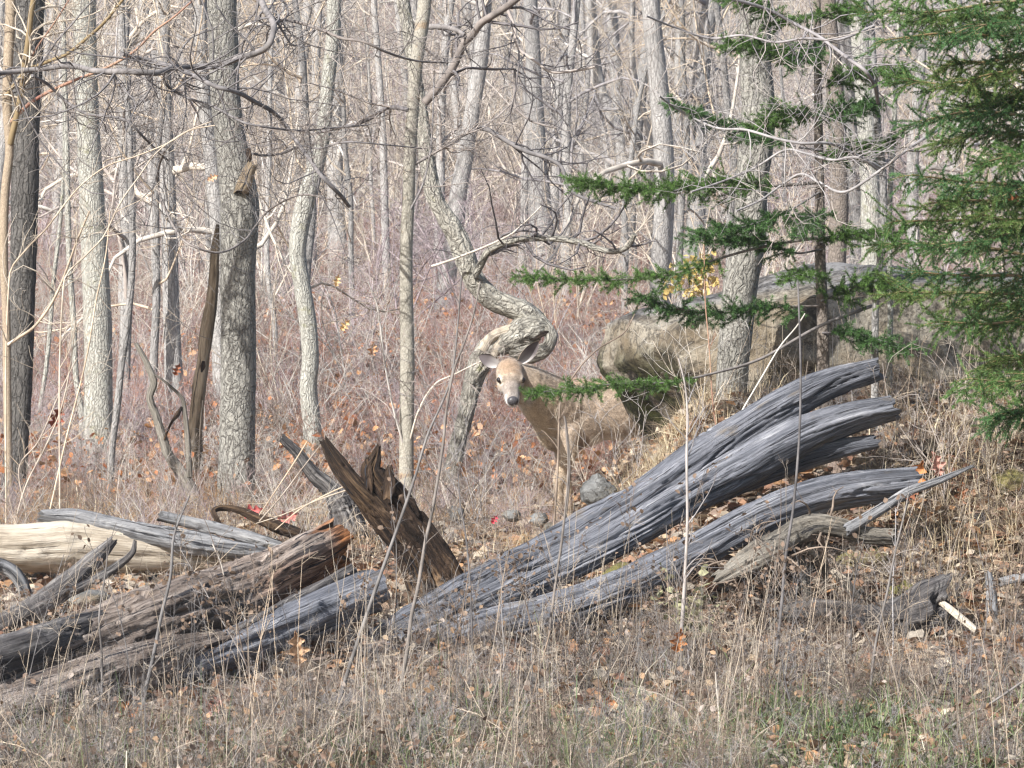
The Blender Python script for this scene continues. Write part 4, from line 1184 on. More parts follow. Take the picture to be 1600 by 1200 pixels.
strand(fb, 'fork', [(110, 925, 8, 21.2), (145, 908, 8, 21.25), (186, 882, 7, 21.3), (207, 863, 5, 21.3), (211, 845, 3, 21.3)], M_rot_dark, 16, 70, 0.14, 2.4, 2, seed=76)
ar = thing('arched_root', 'short arched grey root end at the left edge', 'root', tuple(P(20, 900, 22.0)))
strand(ar, 'arch', [(-30, 884, 12, 21.9), (0, 884, 12, 22.0), (22, 895, 11, 22.0), (36, 916, 10, 22.0), (44, 945, 9, 22.0)], M_grey_slab, 18, 60, 0.14, 2.4, 2, seed=77)

ds = thing('dark_stump', 'dark jagged two-pronged stump rising behind the logs', 'stump', tuple(P(670, 925, 22.1)))
strand(ds, 'left_prong', [(690, 960, 38, 22.2), (668, 910, 35, 22.2), (648, 865, 30, 22.15), (618, 826, 25, 22.1), (582, 788, 18, 22.05), (550, 755, 15, 22.0), (526, 722, 13, 22.0), (506, 690, 7, 22.0)], M_dark_stump, 56, 200, 0.26, 2.0, 2.5, seed=81, ragged=0.8)
strand(ds, 'right_prong', [(715, 960, 32, 22.25), (695, 900, 26, 22.2), (662, 850, 26, 22.15), (628, 802, 27, 22.1), (598, 762, 24, 22.08), (580, 735, 17, 22.05), (586, 715, 10, 22.05), (591, 698, 4, 22.05)], M_dark_stump, 56, 200, 0.28, 2.0, 2.5, seed=82, ragged=1.0)
for k, (x0, y0, x1, y1, r) in enumerate([(576, 765, 573, 716, 11), (606, 772, 608, 728, 12)]):
    strand(ds, 'splinter', [(x0, y0, r, 22.02), ((x0 + x1) / 2 + 1, (y0 + y1) / 2, r * 0.8, 22.02), (x1, y1, r * 0.3, 22.02)], M_dark_stump, 14, 40, 0.35, 2.0, 6, seed=84 + k, ragged=1.2)
gs = thing('grey_snag', 'grey lichened snag leaning behind the dark stump', 'snag', tuple(P(540, 845, 24.2)))
strand(gs, 'stem', [(552, 880, 30, 24.2), (545, 835, 30, 24.2), (535, 795, 24, 24.2), (515, 763, 15, 24.2), (490, 740, 12, 24.2), (465, 708, 9, 24.2), (440, 684, 6, 24.2)], M_rot_dark, 44, 150, 0.3, 2.2, 5, seed=83, ragged=0.8)

# root mass at right
rt = thing('gnarled_root', 'gnarled grey root with upswept branch below the split log', 'root', tuple(P(1230, 860, 21.2)))
strand(rt, 'root_body', [(1120, 905, 12, 21.0), (1175, 872, 20, 21.0), (1215, 850, 24, 21.05), (1250, 830, 22, 21.1), (1275, 820, 17, 21.1), (1310, 824, 14, 21.1), (1350, 836, 14, 21.1), (1398, 839, 13, 21.1)], M_root, 34, 150, 0.26, 2.2, 4, seed=91)
strand(rt, 'upswept_branch', [(1322, 828, 10, 21.05), (1350, 812, 9, 21.05), (1385, 790, 8, 21.1), (1420, 768, 7.5, 21.15), (1470, 750, 6, 21.2), (1520, 728, 2.5, 21.25)], M_grey_slab, 16, 90, 0.16, 2.2, 3, seed=92)
for j, d in enumerate([[(1255, 850, 16, 21.15), (1282, 868, 11, 21.2), (1290, 900, 7, 21.25), (1278, 940, 4, 21.3)], [(1210, 870, 13, 21.1), (1205, 905, 11, 21.1), (1230, 940, 9, 21.1), (1235, 990, 8, 21.05)],
                       [(1180, 880, 10, 21.05), (1160, 920, 9, 21.0), (1165, 970, 8, 20.95)], [(1240, 860, 12, 21.15), (1258, 900, 10, 21.15), (1262, 950, 9, 21.1)],
                       [(1195, 890, 8, 21.2), (1240, 900, 9, 21.3), (1290, 880, 7, 21.35)], [(1150, 900, 7, 21.1), (1190, 930, 8, 21.2), (1250, 925, 7, 21.25), (1300, 935, 6, 21.3)], [(1275, 845, 8, 21.2), (1270, 880, 7, 21.2), (1240, 930, 7, 21.1), (1200, 985, 6, 21.0)],
                       [(1140, 930, 6, 20.95), (1180, 960, 7, 21.0), (1230, 960, 7, 21.05), (1280, 985, 6, 21.05)]]):
    strand(rt, 'rootlet', [(x, y, r * (1 - 0.22 * q), Y) for q, (x, y, r, Y) in enumerate(d)], M_root if j % 3 == 0 else M_dark_stump, 18, 60, 0.4, 2.0, 9, seed=93 + j)
Cr = np.stack([P(x, y, 21.15) for x, y in [(1130, 905), (1175, 880), (1215, 862), (1255, 850), (1290, 850)]])[None]
g1, r1 = grow(Cr, np.full((1, 5), 0.03), 60, 0.0, 1.0, (0.15, 0.5), (40, 95), 8, 0.34, -0.16, 0.35, 0.0022, 0.2, 0.2)
g2, r2 = grow(g1, r1, 4, 0.2, 1.0, (0.06, 0.2), (30, 80), 5, 0.3, -0.05, 0.5, 0.0012)
a = Acc(); tube_batch(a, g1, r1, 5); tube_batch(a, g2, r2, 3)
part('fine_roots', a, M_twig_brown, rt, stuff=True)
dl = thing('sunken_log', 'dark grey sunken log on the bank at lower right', 'log', tuple(P(1400, 960, 20.9)))
strand(dl, 'trunk', [(1215, 958, 12, 20.9), (1290, 952, 16, 20.9), (1350, 962, 20, 20.9), (1410, 960, 30, 21.0), (1450, 945, 36, 21.05), (1475, 930, 30, 21.1)], M_rot_dark, 50, 160, 0.4, 2.0, 4, seed=97)
for lab, d, m, r_ in [('bleached white wood chip on the mossy bank', [(1300, 890, 4, 21.5), (1320, 910, 8, 21.45), (1342, 934, 5, 21.4)], M_pale_log, .6),
                      ('pale barkless stick right of the sunken log', [(1470, 940, 6, 21.0), (1497, 962, 6, 20.95), (1525, 985, 5, 20.9)], M_pale_log, .4),
                      ('grey broken stick at the right frame edge', [(1562, 910, 7, 21.2), (1590, 903, 7, 21.2), (1640, 895, 7, 21.2)], M_grey_slab, .5),
                      ('splintered pale stub standing near right edge', [(1552, 960, 9, 21.0), (1550, 925, 8, 21.05), (1545, 895, 5, 21.1)], M_grey_slab, .9)]:
    a = Acc()
    limb(a, [P(x, y, Y) for x, y, r, Y in d], [r * Y / F for x, y, r, Y in d], 16, 40, d_wood(0.2, 2.2, 3), flat=0.6, ragged=r_, seed=d[0][0] * .01)
    single('wood_chip' if 'chip' in lab else 'stick', a, m, lab, 'wood' if 'chip' in lab else 'stick', tuple(P(*d[0][:2], d[0][3])))

# ------------------------------------------------------------------ boulders and stones
def rock(name, label, c, half, mat, res=48, pw=3.0, namp=0.12, nsc=1.0, seed=0.0, under=0.0, flat_top=None, tintf=None, rot=0.0, cuts=None):
    bm = bmesh.new()
    bmesh.ops.create_icosphere(bm, subdivisions=res, radius=1.0)
    v = np.array([x.co[:] for x in bm.verts])
    f = np.array([[q.index for q in x.verts] for x in bm.faces])
    bm.free()
    e = (np.abs(v) ** pw).sum(1) ** (1.0 / pw)
    v = v / e[:, None]
    hv = np.array(half)
    nrm = unit(v / hv)
    w = v * hv
    w = w + nrm * (namp * fbm(w * nsc * 2 + seed, 4) + namp * 0.8 * np.round(2.5 * vnoise(w * nsc * np.array([1.1, 1.1, 2.6]) + seed + 9)) / 2.5)[:, None]
    if cuts is not None:
        for nx_, ny_, nz_, dd in cuts:
            nv_ = unit(np.array([nx_, ny_, nz_]))
            k = np.clip(w @ nv_ - dd, 0, None)
            w = w - k[:, None] * 0.93 * nv_
        w = w + nrm * (0.05 * fbm(w * 5 + seed, 4))[:, None]
    if under:
        k = np.clip(-w[:, 2] / hv[2], 0, 1)
        w[:, 0] = np.where(w[:, 0] < 0, w[:, 0] * (1 - under * k), w[:, 0])
    if rot:
        cz, sz = math.cos(rot), math.sin(rot)
        w[:, :2] = np.stack([w[:, 0] * cz - w[:, 1] * sz, w[:, 0] * sz + w[:, 1] * cz], -1)
    a = Acc()
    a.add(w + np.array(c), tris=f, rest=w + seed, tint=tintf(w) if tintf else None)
    return single(name, a, mat, label, 'boulder' if name == 'boulder' else 'stone', tuple(c))

def boulder_tint(w):
    """moss with painted undercut shade on the left flank, grey weathered cap"""
    t = np.ones((len(w), 3))
    mo = np.clip((-w[:, 0] - 0.95) / 0.2, 0, 1) * np.clip((0.10 - w[:, 2]) / 0.2, 0, 1) * (vnoise(w * 6) > -0.25)
    t = t * (1 - mo[:, None]) + np.array([0.20, 0.25, 0.10]) * mo[:, None]  # moss green darkened to carry the shade of the undercut
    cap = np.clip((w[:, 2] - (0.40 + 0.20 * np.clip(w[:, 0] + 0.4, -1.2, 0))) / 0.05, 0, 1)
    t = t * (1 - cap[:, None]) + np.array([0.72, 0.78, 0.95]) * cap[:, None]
    return t
bc = P(1345, 562, 25.45)
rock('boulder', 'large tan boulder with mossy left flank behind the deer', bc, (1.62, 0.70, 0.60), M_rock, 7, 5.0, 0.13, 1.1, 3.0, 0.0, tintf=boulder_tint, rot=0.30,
     cuts=[(-0.26, -0.1, 1, 0.50), (0.05, -0.12, 1, 0.50), (-1, -0.1, 0.12, 1.34), (-1, -0.2, -0.9, 1.0), (-0.55, -1, 0.15, 0.98), (0.1, -1, 0.35, 0.62), (0.0, -1, -0.5, 0.66), (-0.6, -0.3, 0.8, 1.0), (0.5, -1, 0.1, 0.95)])
for lab, px, py, Y, hx, hz in [('grey rounded stone beside the deer foreleg', 932, 760, 24.4, 0.085, 0.11), ('small pale stone in the leaves left of deer hooves', 843, 806, 24.3, 0.055, 0.045),
                               ('small flat stone at the deer hooves', 868, 822, 24.2, 0.05, 0.03), ('dull stone in leaves below the slim tree', 800, 800, 24.6, 0.045, 0.04),
                               ('pale stone in hollow under the pale log', 142, 935, 21.9, 0.11, 0.07), ('grey stone in brush far right of slim tree', 712, 800, 25.2, 0.06, 0.05)]:
    rock('stone', lab, P(px, py + 4, Y), (hx, hx * 1.1, hz), M_stone, 4, 2.2, hx * 0.55, 0.35 / hx, px * 0.1)

M_moss = mat_rock('moss', [(0.35, (0.055, 0.05, 0.018)), (0.5, (0.12, 0.11, 0.03)), (0.65, (0.19, 0.175, 0.045))])
for lab, px, py, Y, hx in [('yellow green moss cushion on bank right of the root', 1345, 878, 21.9, 0.16), ('small moss cushion above the sunken log', 1412, 905, 21.6, 0.08), ('moss cushion glimpsed between the log prongs', 1000, 872, 22.3, 0.20), ('dark mossy hump at the right frame edge', 1590, 800, 22.6, 0.16)]:
    c = P(px, py, Y)
    c[2] = float(ground_z(c[0], c[1])) + 0.0
    rock('moss_cushion', lab, c, (hx, hx, 0.06), M_moss, 5, 2.0, 0.03, 6, px * 0.07)
def leafy_weed():
    Y = 20.4
    b = P(1085, 1000, Y); gz = float(ground_z(b[0], Y))
    root = thing('leafy_weed', 'weed with pale olive leaves under the split log', 'weed', (b[0], Y, gz))
    base = np.array([[[b[0], Y, gz - .03], [b[0], Y, gz + 0.05]]])
    g0, r0 = grow(base, np.full((1, 2), .006), 9, 0.3, 1, (0.2, 0.42), (5, 45), 8, 0.1, 0.08, 0.5, 0.0014, 0.4, 0)
    a = Acc(); tube_batch(a, g0, r0, 4)
    part('stem', a, M_twig_brown, root)
    pos = np.repeat(g0[:, 2:].reshape(-1, 3), 2, axis=0) + rng.normal(0, 0.018, (g0.shape[0] * 12, 3))
    a = Acc(); leaf_litter(a, pos, rng.uniform(0.03, 0.055, len(pos)), np.array([[0.36, 0.35, 0.20]]) * rng.uniform(0.7, 1.15, (len(pos), 1)), 2.2)
    part('leaves', a, M_leaf, root, stuff=True)
leafy_weed()

# ------------------------------------------------------------------ the deer
def deer():
    O = np.array([0.325, 25.8, 0])
    O[2] = float(ground_z(O[0], O[1])) + 0.0
    fw = unit(np.array([-0.95, -0.31, 0.0])); lt = np.array([fw[1], -fw[0], 0.0]) * -1.0; up = np.array([0, 0, 1.0])
    def W(p):
        return O + fw * p[0] + lt * p[1] + up * p[2]
    Hc = P(797, 584, 25.46)
    hf = unit(np.array([0.07, -0.78, -0.58])); hr = unit(np.cross(hf, up)); hu = np.cross(hr, hf)
    S = 1.27
    def H(p):
        return Hc + (hf * p[0] + hr * p[1] + hu * p[2]) * S
    bm = bmesh.new()
    def ell(c, ax, rad):
        m = Matrix.Identity(4)
        for i in range(3):
            for j in range(3):
                m[j][i] = ax[i][j] * rad[i]
            m[i][3] = c[i]
        bmesh.ops.create_icosphere(bm, subdivisions=3, radius=1.0, matrix=m)
    B3 = (fw, lt, up); H3 = (hf, hr, hu)
    def chain(pts, rads, conv=W, step=0.35):
        pts = [conv(p) for p in pts]
        for j in range(len(pts) - 1):
            d = np.linalg.norm(pts[j + 1] - pts[j])
            nn = max(2, int(d / (min(rads[j], rads[j + 1]) * step)) + 1)
            for t in np.linspace(0, 1, nn):
                r = rads[j] * (1 - t) + rads[j + 1] * t
                bmesh.ops.create_icosphere(bm, subdivisions=2, radius=r, matrix=Matrix.Translation(Vector(pts[j] * (1 - t) + pts[j + 1] * t)))
    for c, r in [((-.06, 0, .68), (.25, .135, .215)), ((-.30, 0, .70), (.32, .145, .185)), ((-.62, 0, .72), (.24, .14, .18)), ((.07, 0, .62), (.13, .10, .17)),
                 ((.0, .075, .66), (.12, .06, .19)), ((.0, -.075, .66), (.12, .06, .19)), ((-.68, .08, .62), (.15, .065, .2)), ((-.68, -.08, .62), (.15, .065, .2)), ((-.05, 0, .83), (.16, .06, .06))]:
        ell(W(c), B3, r)
    hb = Hc - hf * 0.03 * S - hu * 0.03
    nb_ = np.array([(hb - O).dot(fw), (hb - O).dot(lt), (hb - O).dot(up)])
    chain([(.03, 0, .72), (.16, nb_[1] * .35, .79), (.29, nb_[1] * .8, .86), tuple(nb_)], [.165, .142, .112, .082])
    chain([(.06, 0, .62), (.19, nb_[1] * .4, .73), (.31, nb_[1] * .8, .82)], [.13, .115, .085])
    for s in (1, -1):
        kx = 0.02 * s; fo_ = 0.07 if s > 0 else -0.045
        chain([(.01, .075 * s, .56), (fo_ * .25, .078 * s, .46), (.012 + fo_ * .65, .075 * s, .33), (.018 + fo_ * .8, .075 * s, .285), (.008 + fo_ * .9, .075 * s, .24), (.004 + fo_, .075 * s, .10), (.02 + fo_, .075 * s, .05), (.045 + fo_, .075 * s, .015)], [.085, .062, .036, .040, .029, .025, .028, .030])
        hz = 0.10
        chain([(-.70, .08 * s, .64), (-.60, .095 * s, .50), (-.76, .085 * s, .36), (-.79, .085 * s, .34), (-.75, .085 * s, .14 + hz * .5), (-.72, .085 * s, .02 + hz * .5)], [.12, .085, .036, .034, .021, .026])
    chain([(-.84, 0, .78), (-.92, 0, .70), (-.94, 0, .62)], [.05, .045, .03])
    # head
    ell(H((-.005, 0, .0)), H3, np.array((.078, .066, .066)) * S)
    ell(H((.035, 0, .008)), H3, np.array((.06, .060, .050)) * S)
    for s in (1, -1):
        ell(H((.05, .038 * s, .016)), H3, np.array((.034, .022, .02)) * S)
        ell(H((.035, .03 * s, -.03)), H3, np.array((.06, .034, .042)) * S)
    chain([(.05, 0, -.012), (.105, 0, -.020), (.15, 0, -.026), (.172, 0, -.027)], [.051 * S, .041 * S, .037 * S, .033 * S], H)
    chain([(.02, 0, -.05), (.09, 0, -.052), (.155, 0, -.050)], [.042 * S, .031 * S, .024 * S], H)
    me = bpy.data.meshes.new('deer_raw'); bm.to_mesh(me); bm.free()
    ob = bpy.data.objects.new('deer_raw', me); COL.objects.link(ob)
    md = ob.modifiers.new('r', 'REMESH'); md.mode = 'VOXEL'; md.voxel_size = 0.0075
    sm = ob.modifiers.new('s', 'SMOOTH'); sm.iterations = 7; sm.factor = 0.5
    dg = bpy.context.evaluated_depsgraph_get()
    ev = bpy.data.meshes.new_from_object(ob.evaluated_get(dg))
    bpy.data.objects.remove(ob)
    n = len(ev.vertices)
    v = np.zeros(n * 3); ev.vertices.foreach_get('co', v); v = v.reshape(-1, 3)
    bl = np.stack([(v - O) @ fw, (v - O) @ lt, (v - O) @ up], -1)
    hl = np.stack([(v - Hc) @ hf, (v - Hc) @ hr, (v - Hc) @ hu], -1) / S
    nz = fbm(v * 18, 3)[:, None]
    col = np.array([(0.375, 0.295, 0.222)]) * (1 + 0.18 * nz)
    def blend(c, w):
        nonlocal col
        w = np.clip(w, 0, 1)[:, None]
        col = col * (1 - w) + np.array(c)[None] * w
    blend((0.33, 0.23, 0.155), (bl[:, 2] - .80) / .08 * (bl[:, 0] < .1))                      # darker back
    blend((0.50, 0.40, 0.285), (bl[:, 0] - .08) / .1 * (bl[:, 2] < .8))                        # paler brisket and neck front
    blend((0.78, 0.72, 0.64), np.clip((.555 - bl[:, 2]) / .03, 0, 1) * (bl[:, 0] < -.12) * (np.abs(bl[:, 1]) < .13) * (bl[:, 2] > .44))   # white belly line
    blend((0.42, 0.325, 0.23), np.clip((.50 - bl[:, 2]) / .1, 0, 1))
    blend((0.06, 0.05, 0.045), np.clip((.035 - bl[:, 2]) / .01, 0, 1))
    blend((0.60, 0.54, 0.46), np.clip((bl[:, 0] - .27) / .05, 0, 1) * np.clip((.84 - bl[:, 2]) / .03, 0, 1) * .8)      # pale throat
    near = np.clip((0.235 - np.linalg.norm(v - H((.05, 0, 0)), axis=1)) / 0.04, 0, 1)
    blend((0.36, 0.28, 0.205), near)
    blend((0.30, 0.21, 0.14), near * np.clip((hl[:, 2] - .02) / .03, 0, 1) * (hl[:, 0] < .06))
    blend((0.29, 0.245, 0.21), near * np.clip((hl[:, 0] - .06) / .04, 0, 1))
    blend((0.17, 0.14, 0.12), near * np.clip((hl[:, 0] - .10) / .03, 0, 1) * np.clip((.016 - np.abs(hl[:, 1])) / .01, 0, .8) * (hl[:, 2] > -.02))
    for s in (1, -1):
        d = np.linalg.norm((hl - np.array([.062, .056 * s, .008])) * np.array([1, 1, 1.1]), axis=1)
        blend((0.62, 0.53, 0.42), np.clip((.034 - d) / .012, 0, 1))
        blend((0.03, 0.025, 0.02), np.clip((.017 - d) / .004, 0, 1))
    blend((0.62, 0.59, 0.555), near * np.clip((hl[:, 0] - .146) / .008, 0, 1) * np.clip(np.clip((-.008 - hl[:, 2]) / .012, 0.12, 1) + np.clip((np.abs(hl[:, 1]) - .024) / .01, 0, .6), 0, 1))    # white muzzle band
    blend((0.85, 0.83, 0.80), near * np.clip((-.046 - hl[:, 2]) / .008, 0, 1) * np.clip((hl[:, 0] - .03) / .03, 0, 1))     # white chin and throat
    ca = ev.attributes.new('tint', 'FLOAT_COLOR', 'POINT')
    ca.data.foreach_set('color', np.concatenate([col, np.ones((n, 1))], 1).astype(np.float32).ravel())
    ev.polygons.foreach_set('use_smooth', np.ones(len(ev.polygons), bool))
    m, nt, b = nodes_of('deer_coat')
    t = attr(nt, 'tint').outputs['Color']
    tc = nt.nodes.new('ShaderNodeTexCoord').outputs['Object']
    f1 = noise_(nt, mapped(nt, tc, (1, 1, 0.5)), 220, 4, 0.7)
    f2 = noise_(nt, tc, 25, 4, 0.6)
    c = mix(nt, 1.0, t, ramp(nt, f1, [(0.34, g3(0.5)), (0.66, g3(1.3))]), 'MULTIPLY')
    c = mix(nt, 1.0, c, ramp(nt, f2, [(0.34, g3(0.72)), (0.66, g3(1.15))]), 'MULTIPLY')
    nt.links.new(c, b.inputs['Base Color'])
    b.inputs['Sheen Weight'].default_value = 0.25
    b.inputs['Roughness'].default_value = 0.9
    bump(nt, b, f1, 0.6, 0.006)
    ev.materials.clear(); ev.materials.append(m)
    ev.name = 'body'
    root = thing('deer', 'brown young deer looking at the camera under the spruce bough', 'deer', tuple(O))
    ev.transform(Matrix.Translation(Vector(-O)))
    body = obj('body', ev, root)
    # short coat hair lying back along the body
    nn = np.zeros(n * 3); ev.vertices.foreach_get('normal', nn); nn = nn.reshape(-1, 3)
    K = 60000
    pick = rng.integers(0, n, K)
    facing = np.linalg.norm(v[pick] - H((.07, 0, 0)), axis=1) > .10
    pick = pick[facing | (rng.uniform(size=K) < .45)]
    K = len(pick)
    bs = v[pick] + rng.normal(0, .003, (K, 3))
    fl = unit(-fw * 0.8 - up * 0.55 + rng.normal(0, .25, (K, 3)))
    ishead = np.linalg.norm(v[pick] - H((.07, 0, 0)), axis=1) < .17
    fl[ishead] = unit(-hf[None] + rng.normal(0, .25, (int(ishead.sum()), 3)))
    nv = nn[pick]
    dr = unit(fl - (fl * nv).sum(1, keepdims=True) * nv + nv * 0.38)
    ln = np.where(ishead, .006, .014)[:, None] * rng.uniform(.7, 1.3, (K, 1))
    wd = unit(np.cross(dr, nv)) * .0011
    A = Acc()
    A.add(np.stack([bs - wd, bs + wd, bs + dr * ln], 1).reshape(-1, 3), tris=np.arange(K * 3).reshape(K, 3), tint=np.repeat(col[pick] * rng.uniform(.7, 1.25, (K, 1)), 3, axis=0))
    fo = obj('fur', A.mesh('fur', M_leaf, O), root); fo['kind'] = 'stuff'; fo.parent = body
    # eyes and nose
    m2, nt2, b2 = nodes_of('eye'); b2.inputs['Base Color'].default_value = (0.012, 0.009, 0.008, 1); b2.inputs['Roughness'].default_value = 0.08; b2.inputs['Specular IOR Level'].default_value = 0.6
    m3, nt3, b3 = nodes_of('nose'); b3.inputs['Roughness'].default_value = 0.35
    t3 = nt3.nodes.new('ShaderNodeTexCoord').outputs['Object']
    nt3.links.new(ramp(nt3, noise_(nt3, t3, 200, 3), [(0.4, (0.035, 0.033, 0.036)), (0.7, (0.10, 0.095, 0.10))]), b3.inputs['Base Color'])
    def ball(nm, c, rad, mat):
        bm = bmesh.new()
        mm = Matrix.Identity(4)
        for i in range(3):
            for j in range(3):
                mm[j][i] = H3[i][j] * rad[i]
            mm[i][3] = (c - O)[i]
        bmesh.ops.create_icosphere(bm, subdivisions=3, radius=1.0, matrix=mm)
        me = bpy.data.meshes.new(nm); bm.to_mesh(me); bm.free()
        me.polygons.foreach_set('use_smooth', np.ones(len(me.polygons), bool))
        me.materials.append(mat)
        return obj(nm, me, root)
    for s in (1, -1):
        ball('eye', H((.062, .0535 * s, .010)), (.0155 * S, .014 * S, .0145 * S), m2)
    ball('nose', H((.187, 0, -.018)), (.022 * S, .027 * S, .024 * S), m3)
    # ears: cupped leaf-shaped shells with thickness
    mi_, nti, bi = nodes_of('ear_fur')
    nti.links.new(attr(nti, 'tint').outputs['Color'], bi.inputs['Base Color'])
    def ear(base, tipdir, face, L, Wd):
        d = unit(tipdir); f = unit(face - d * face.dot(d)); s = np.cross(d, f)
        na, nb2 = 20, 13
        A = Acc()
        for side in (0, 1):
            vs, cs = [], []
            for i in range(na):
                t = i / (na - 1)
                w = Wd * 0.5 * (math.sin(math.pi * min(1, (t * 0.86 + 0.14)) ** 0.95) ** 0.75) * (1 if t < 0.98 else 0.6)
                for j in range(nb2):
                    u = j / (nb2 - 1) * 2 - 1
                    cup = (0.55 - 0.35 * t) * Wd * 0.5
                    p = base + d * (L * t) + s * (w * math.sin(u * 1.35) / math.sin(1.35)) + f * (cup * (u * u) * (w / (Wd * .5) + .1)) - f * cup
                    if side:
                        p = p - f * 0.004 * (1 - abs(u) ** 4)
                    vs.append(p)
                    if side:
                        cs.append((0.30, 0.225, 0.155))
                    else:
                        e = abs(u)
                        c0 = np.array((0.105, 0.09, 0.092)); c1 = np.array((0.46, 0.44, 0.42)); c2 = np.array((0.10, 0.08, 0.07))
                        k = min(1, max(0, (0.55 - t) * 2.2)) * (0.35 + 0.65 * e)
                        c = c0 * (1 - k) + c1 * k
                        if e > .9 or t > .94:
                            c = c2
                        cs.append(c)
            idx = np.arange(na * nb2).reshape(na, nb2)
            q = np.stack([idx[:-1, :-1], idx[:-1, 1:], idx[1:, 1:], idx[1:, :-1]], -1).reshape(-1, 4)
            if side:
                q = q[:, ::-1]
            A.add(vs, quads=q, tint=np.array(cs))
        part('ear', A, mi_, root)
    ear(H((-.03, .060, .030)), np.array([-0.86, 0.12, 0.42]), np.array([-0.1, -0.95, -0.2]), 0.125, 0.078)
    ear(H((-.035, -.052, .042)), np.array([0.66, 0.05, 0.74]), np.array([0.45, -0.85, -0.2]), 0.165, 0.085)
deer()

def twig_shrub(label, px, py, Y, h, ns, fan, mat):
    b = P(px, py, Y); gz = float(ground_z(b[0], Y))
    root = thing('bare_shrub', label, 'shrub', (b[0], Y, gz))
    base = np.array([[[b[0], Y, gz - .04], [b[0], Y, gz + .04]]])
    g0, r0 = grow(base, np.full((1, 2), .009), ns, 0.2, 1, (h * 0.7, h), fan, 10, 0.1, 0.05, 0.36, 0.0022, 0.35, 0)
    a = Acc(); tube_batch(a, g0, r0, 5); part('stems', a, mat, root)
    g1, r1 = grow(g0, r0, 6, 0.25, 1, (0.2, 0.5), (20, 60), 7, 0.14, 0.03, 0.6, 0.0017)
    g2, r2 = grow(g1, r1, 3, 0.25, 1, (0.08, 0.25), (20, 60), 5, 0.16, 0.03, 0.6, 0.0013)
    a = Acc(); tube_batch(a, g1, r1, 4); tube_batch(a, g2, r2, 3); part('twigs', a, mat, root, stuff=True)
twig_shrub('pale bare shrub left of the deer before crooked trunk', 742, 830, 25.6, 1.1, 6, (5, 40), M_twig_grey)
twig_shrub('thin tan shrub whose twigs veil the deer forelegs', 935, 850, 24.6, 0.8, 4, (8, 45), M_twig_tan)
twig_shrub('grey bare shrub between deer and boulder', 985, 770, 24.3, 0.7, 3, (8, 45), M_twig_grey)
twig_shrub('pale bare shrub on bank at the foot of the big right trunk', 1105, 720, 23.6, 0.8, 6, (8, 45), M_twig_pale)
twig_shrub('tall grey bare shrub on the right bank by split log ends', 1475, 760, 22.4, 0.9, 6, (5, 30), M_twig_grey)
twig_shrub('tan bare shrub on the right bank before the spruce', 1545, 720, 22.6, 0.8, 6, (5, 30), M_twig_tan)

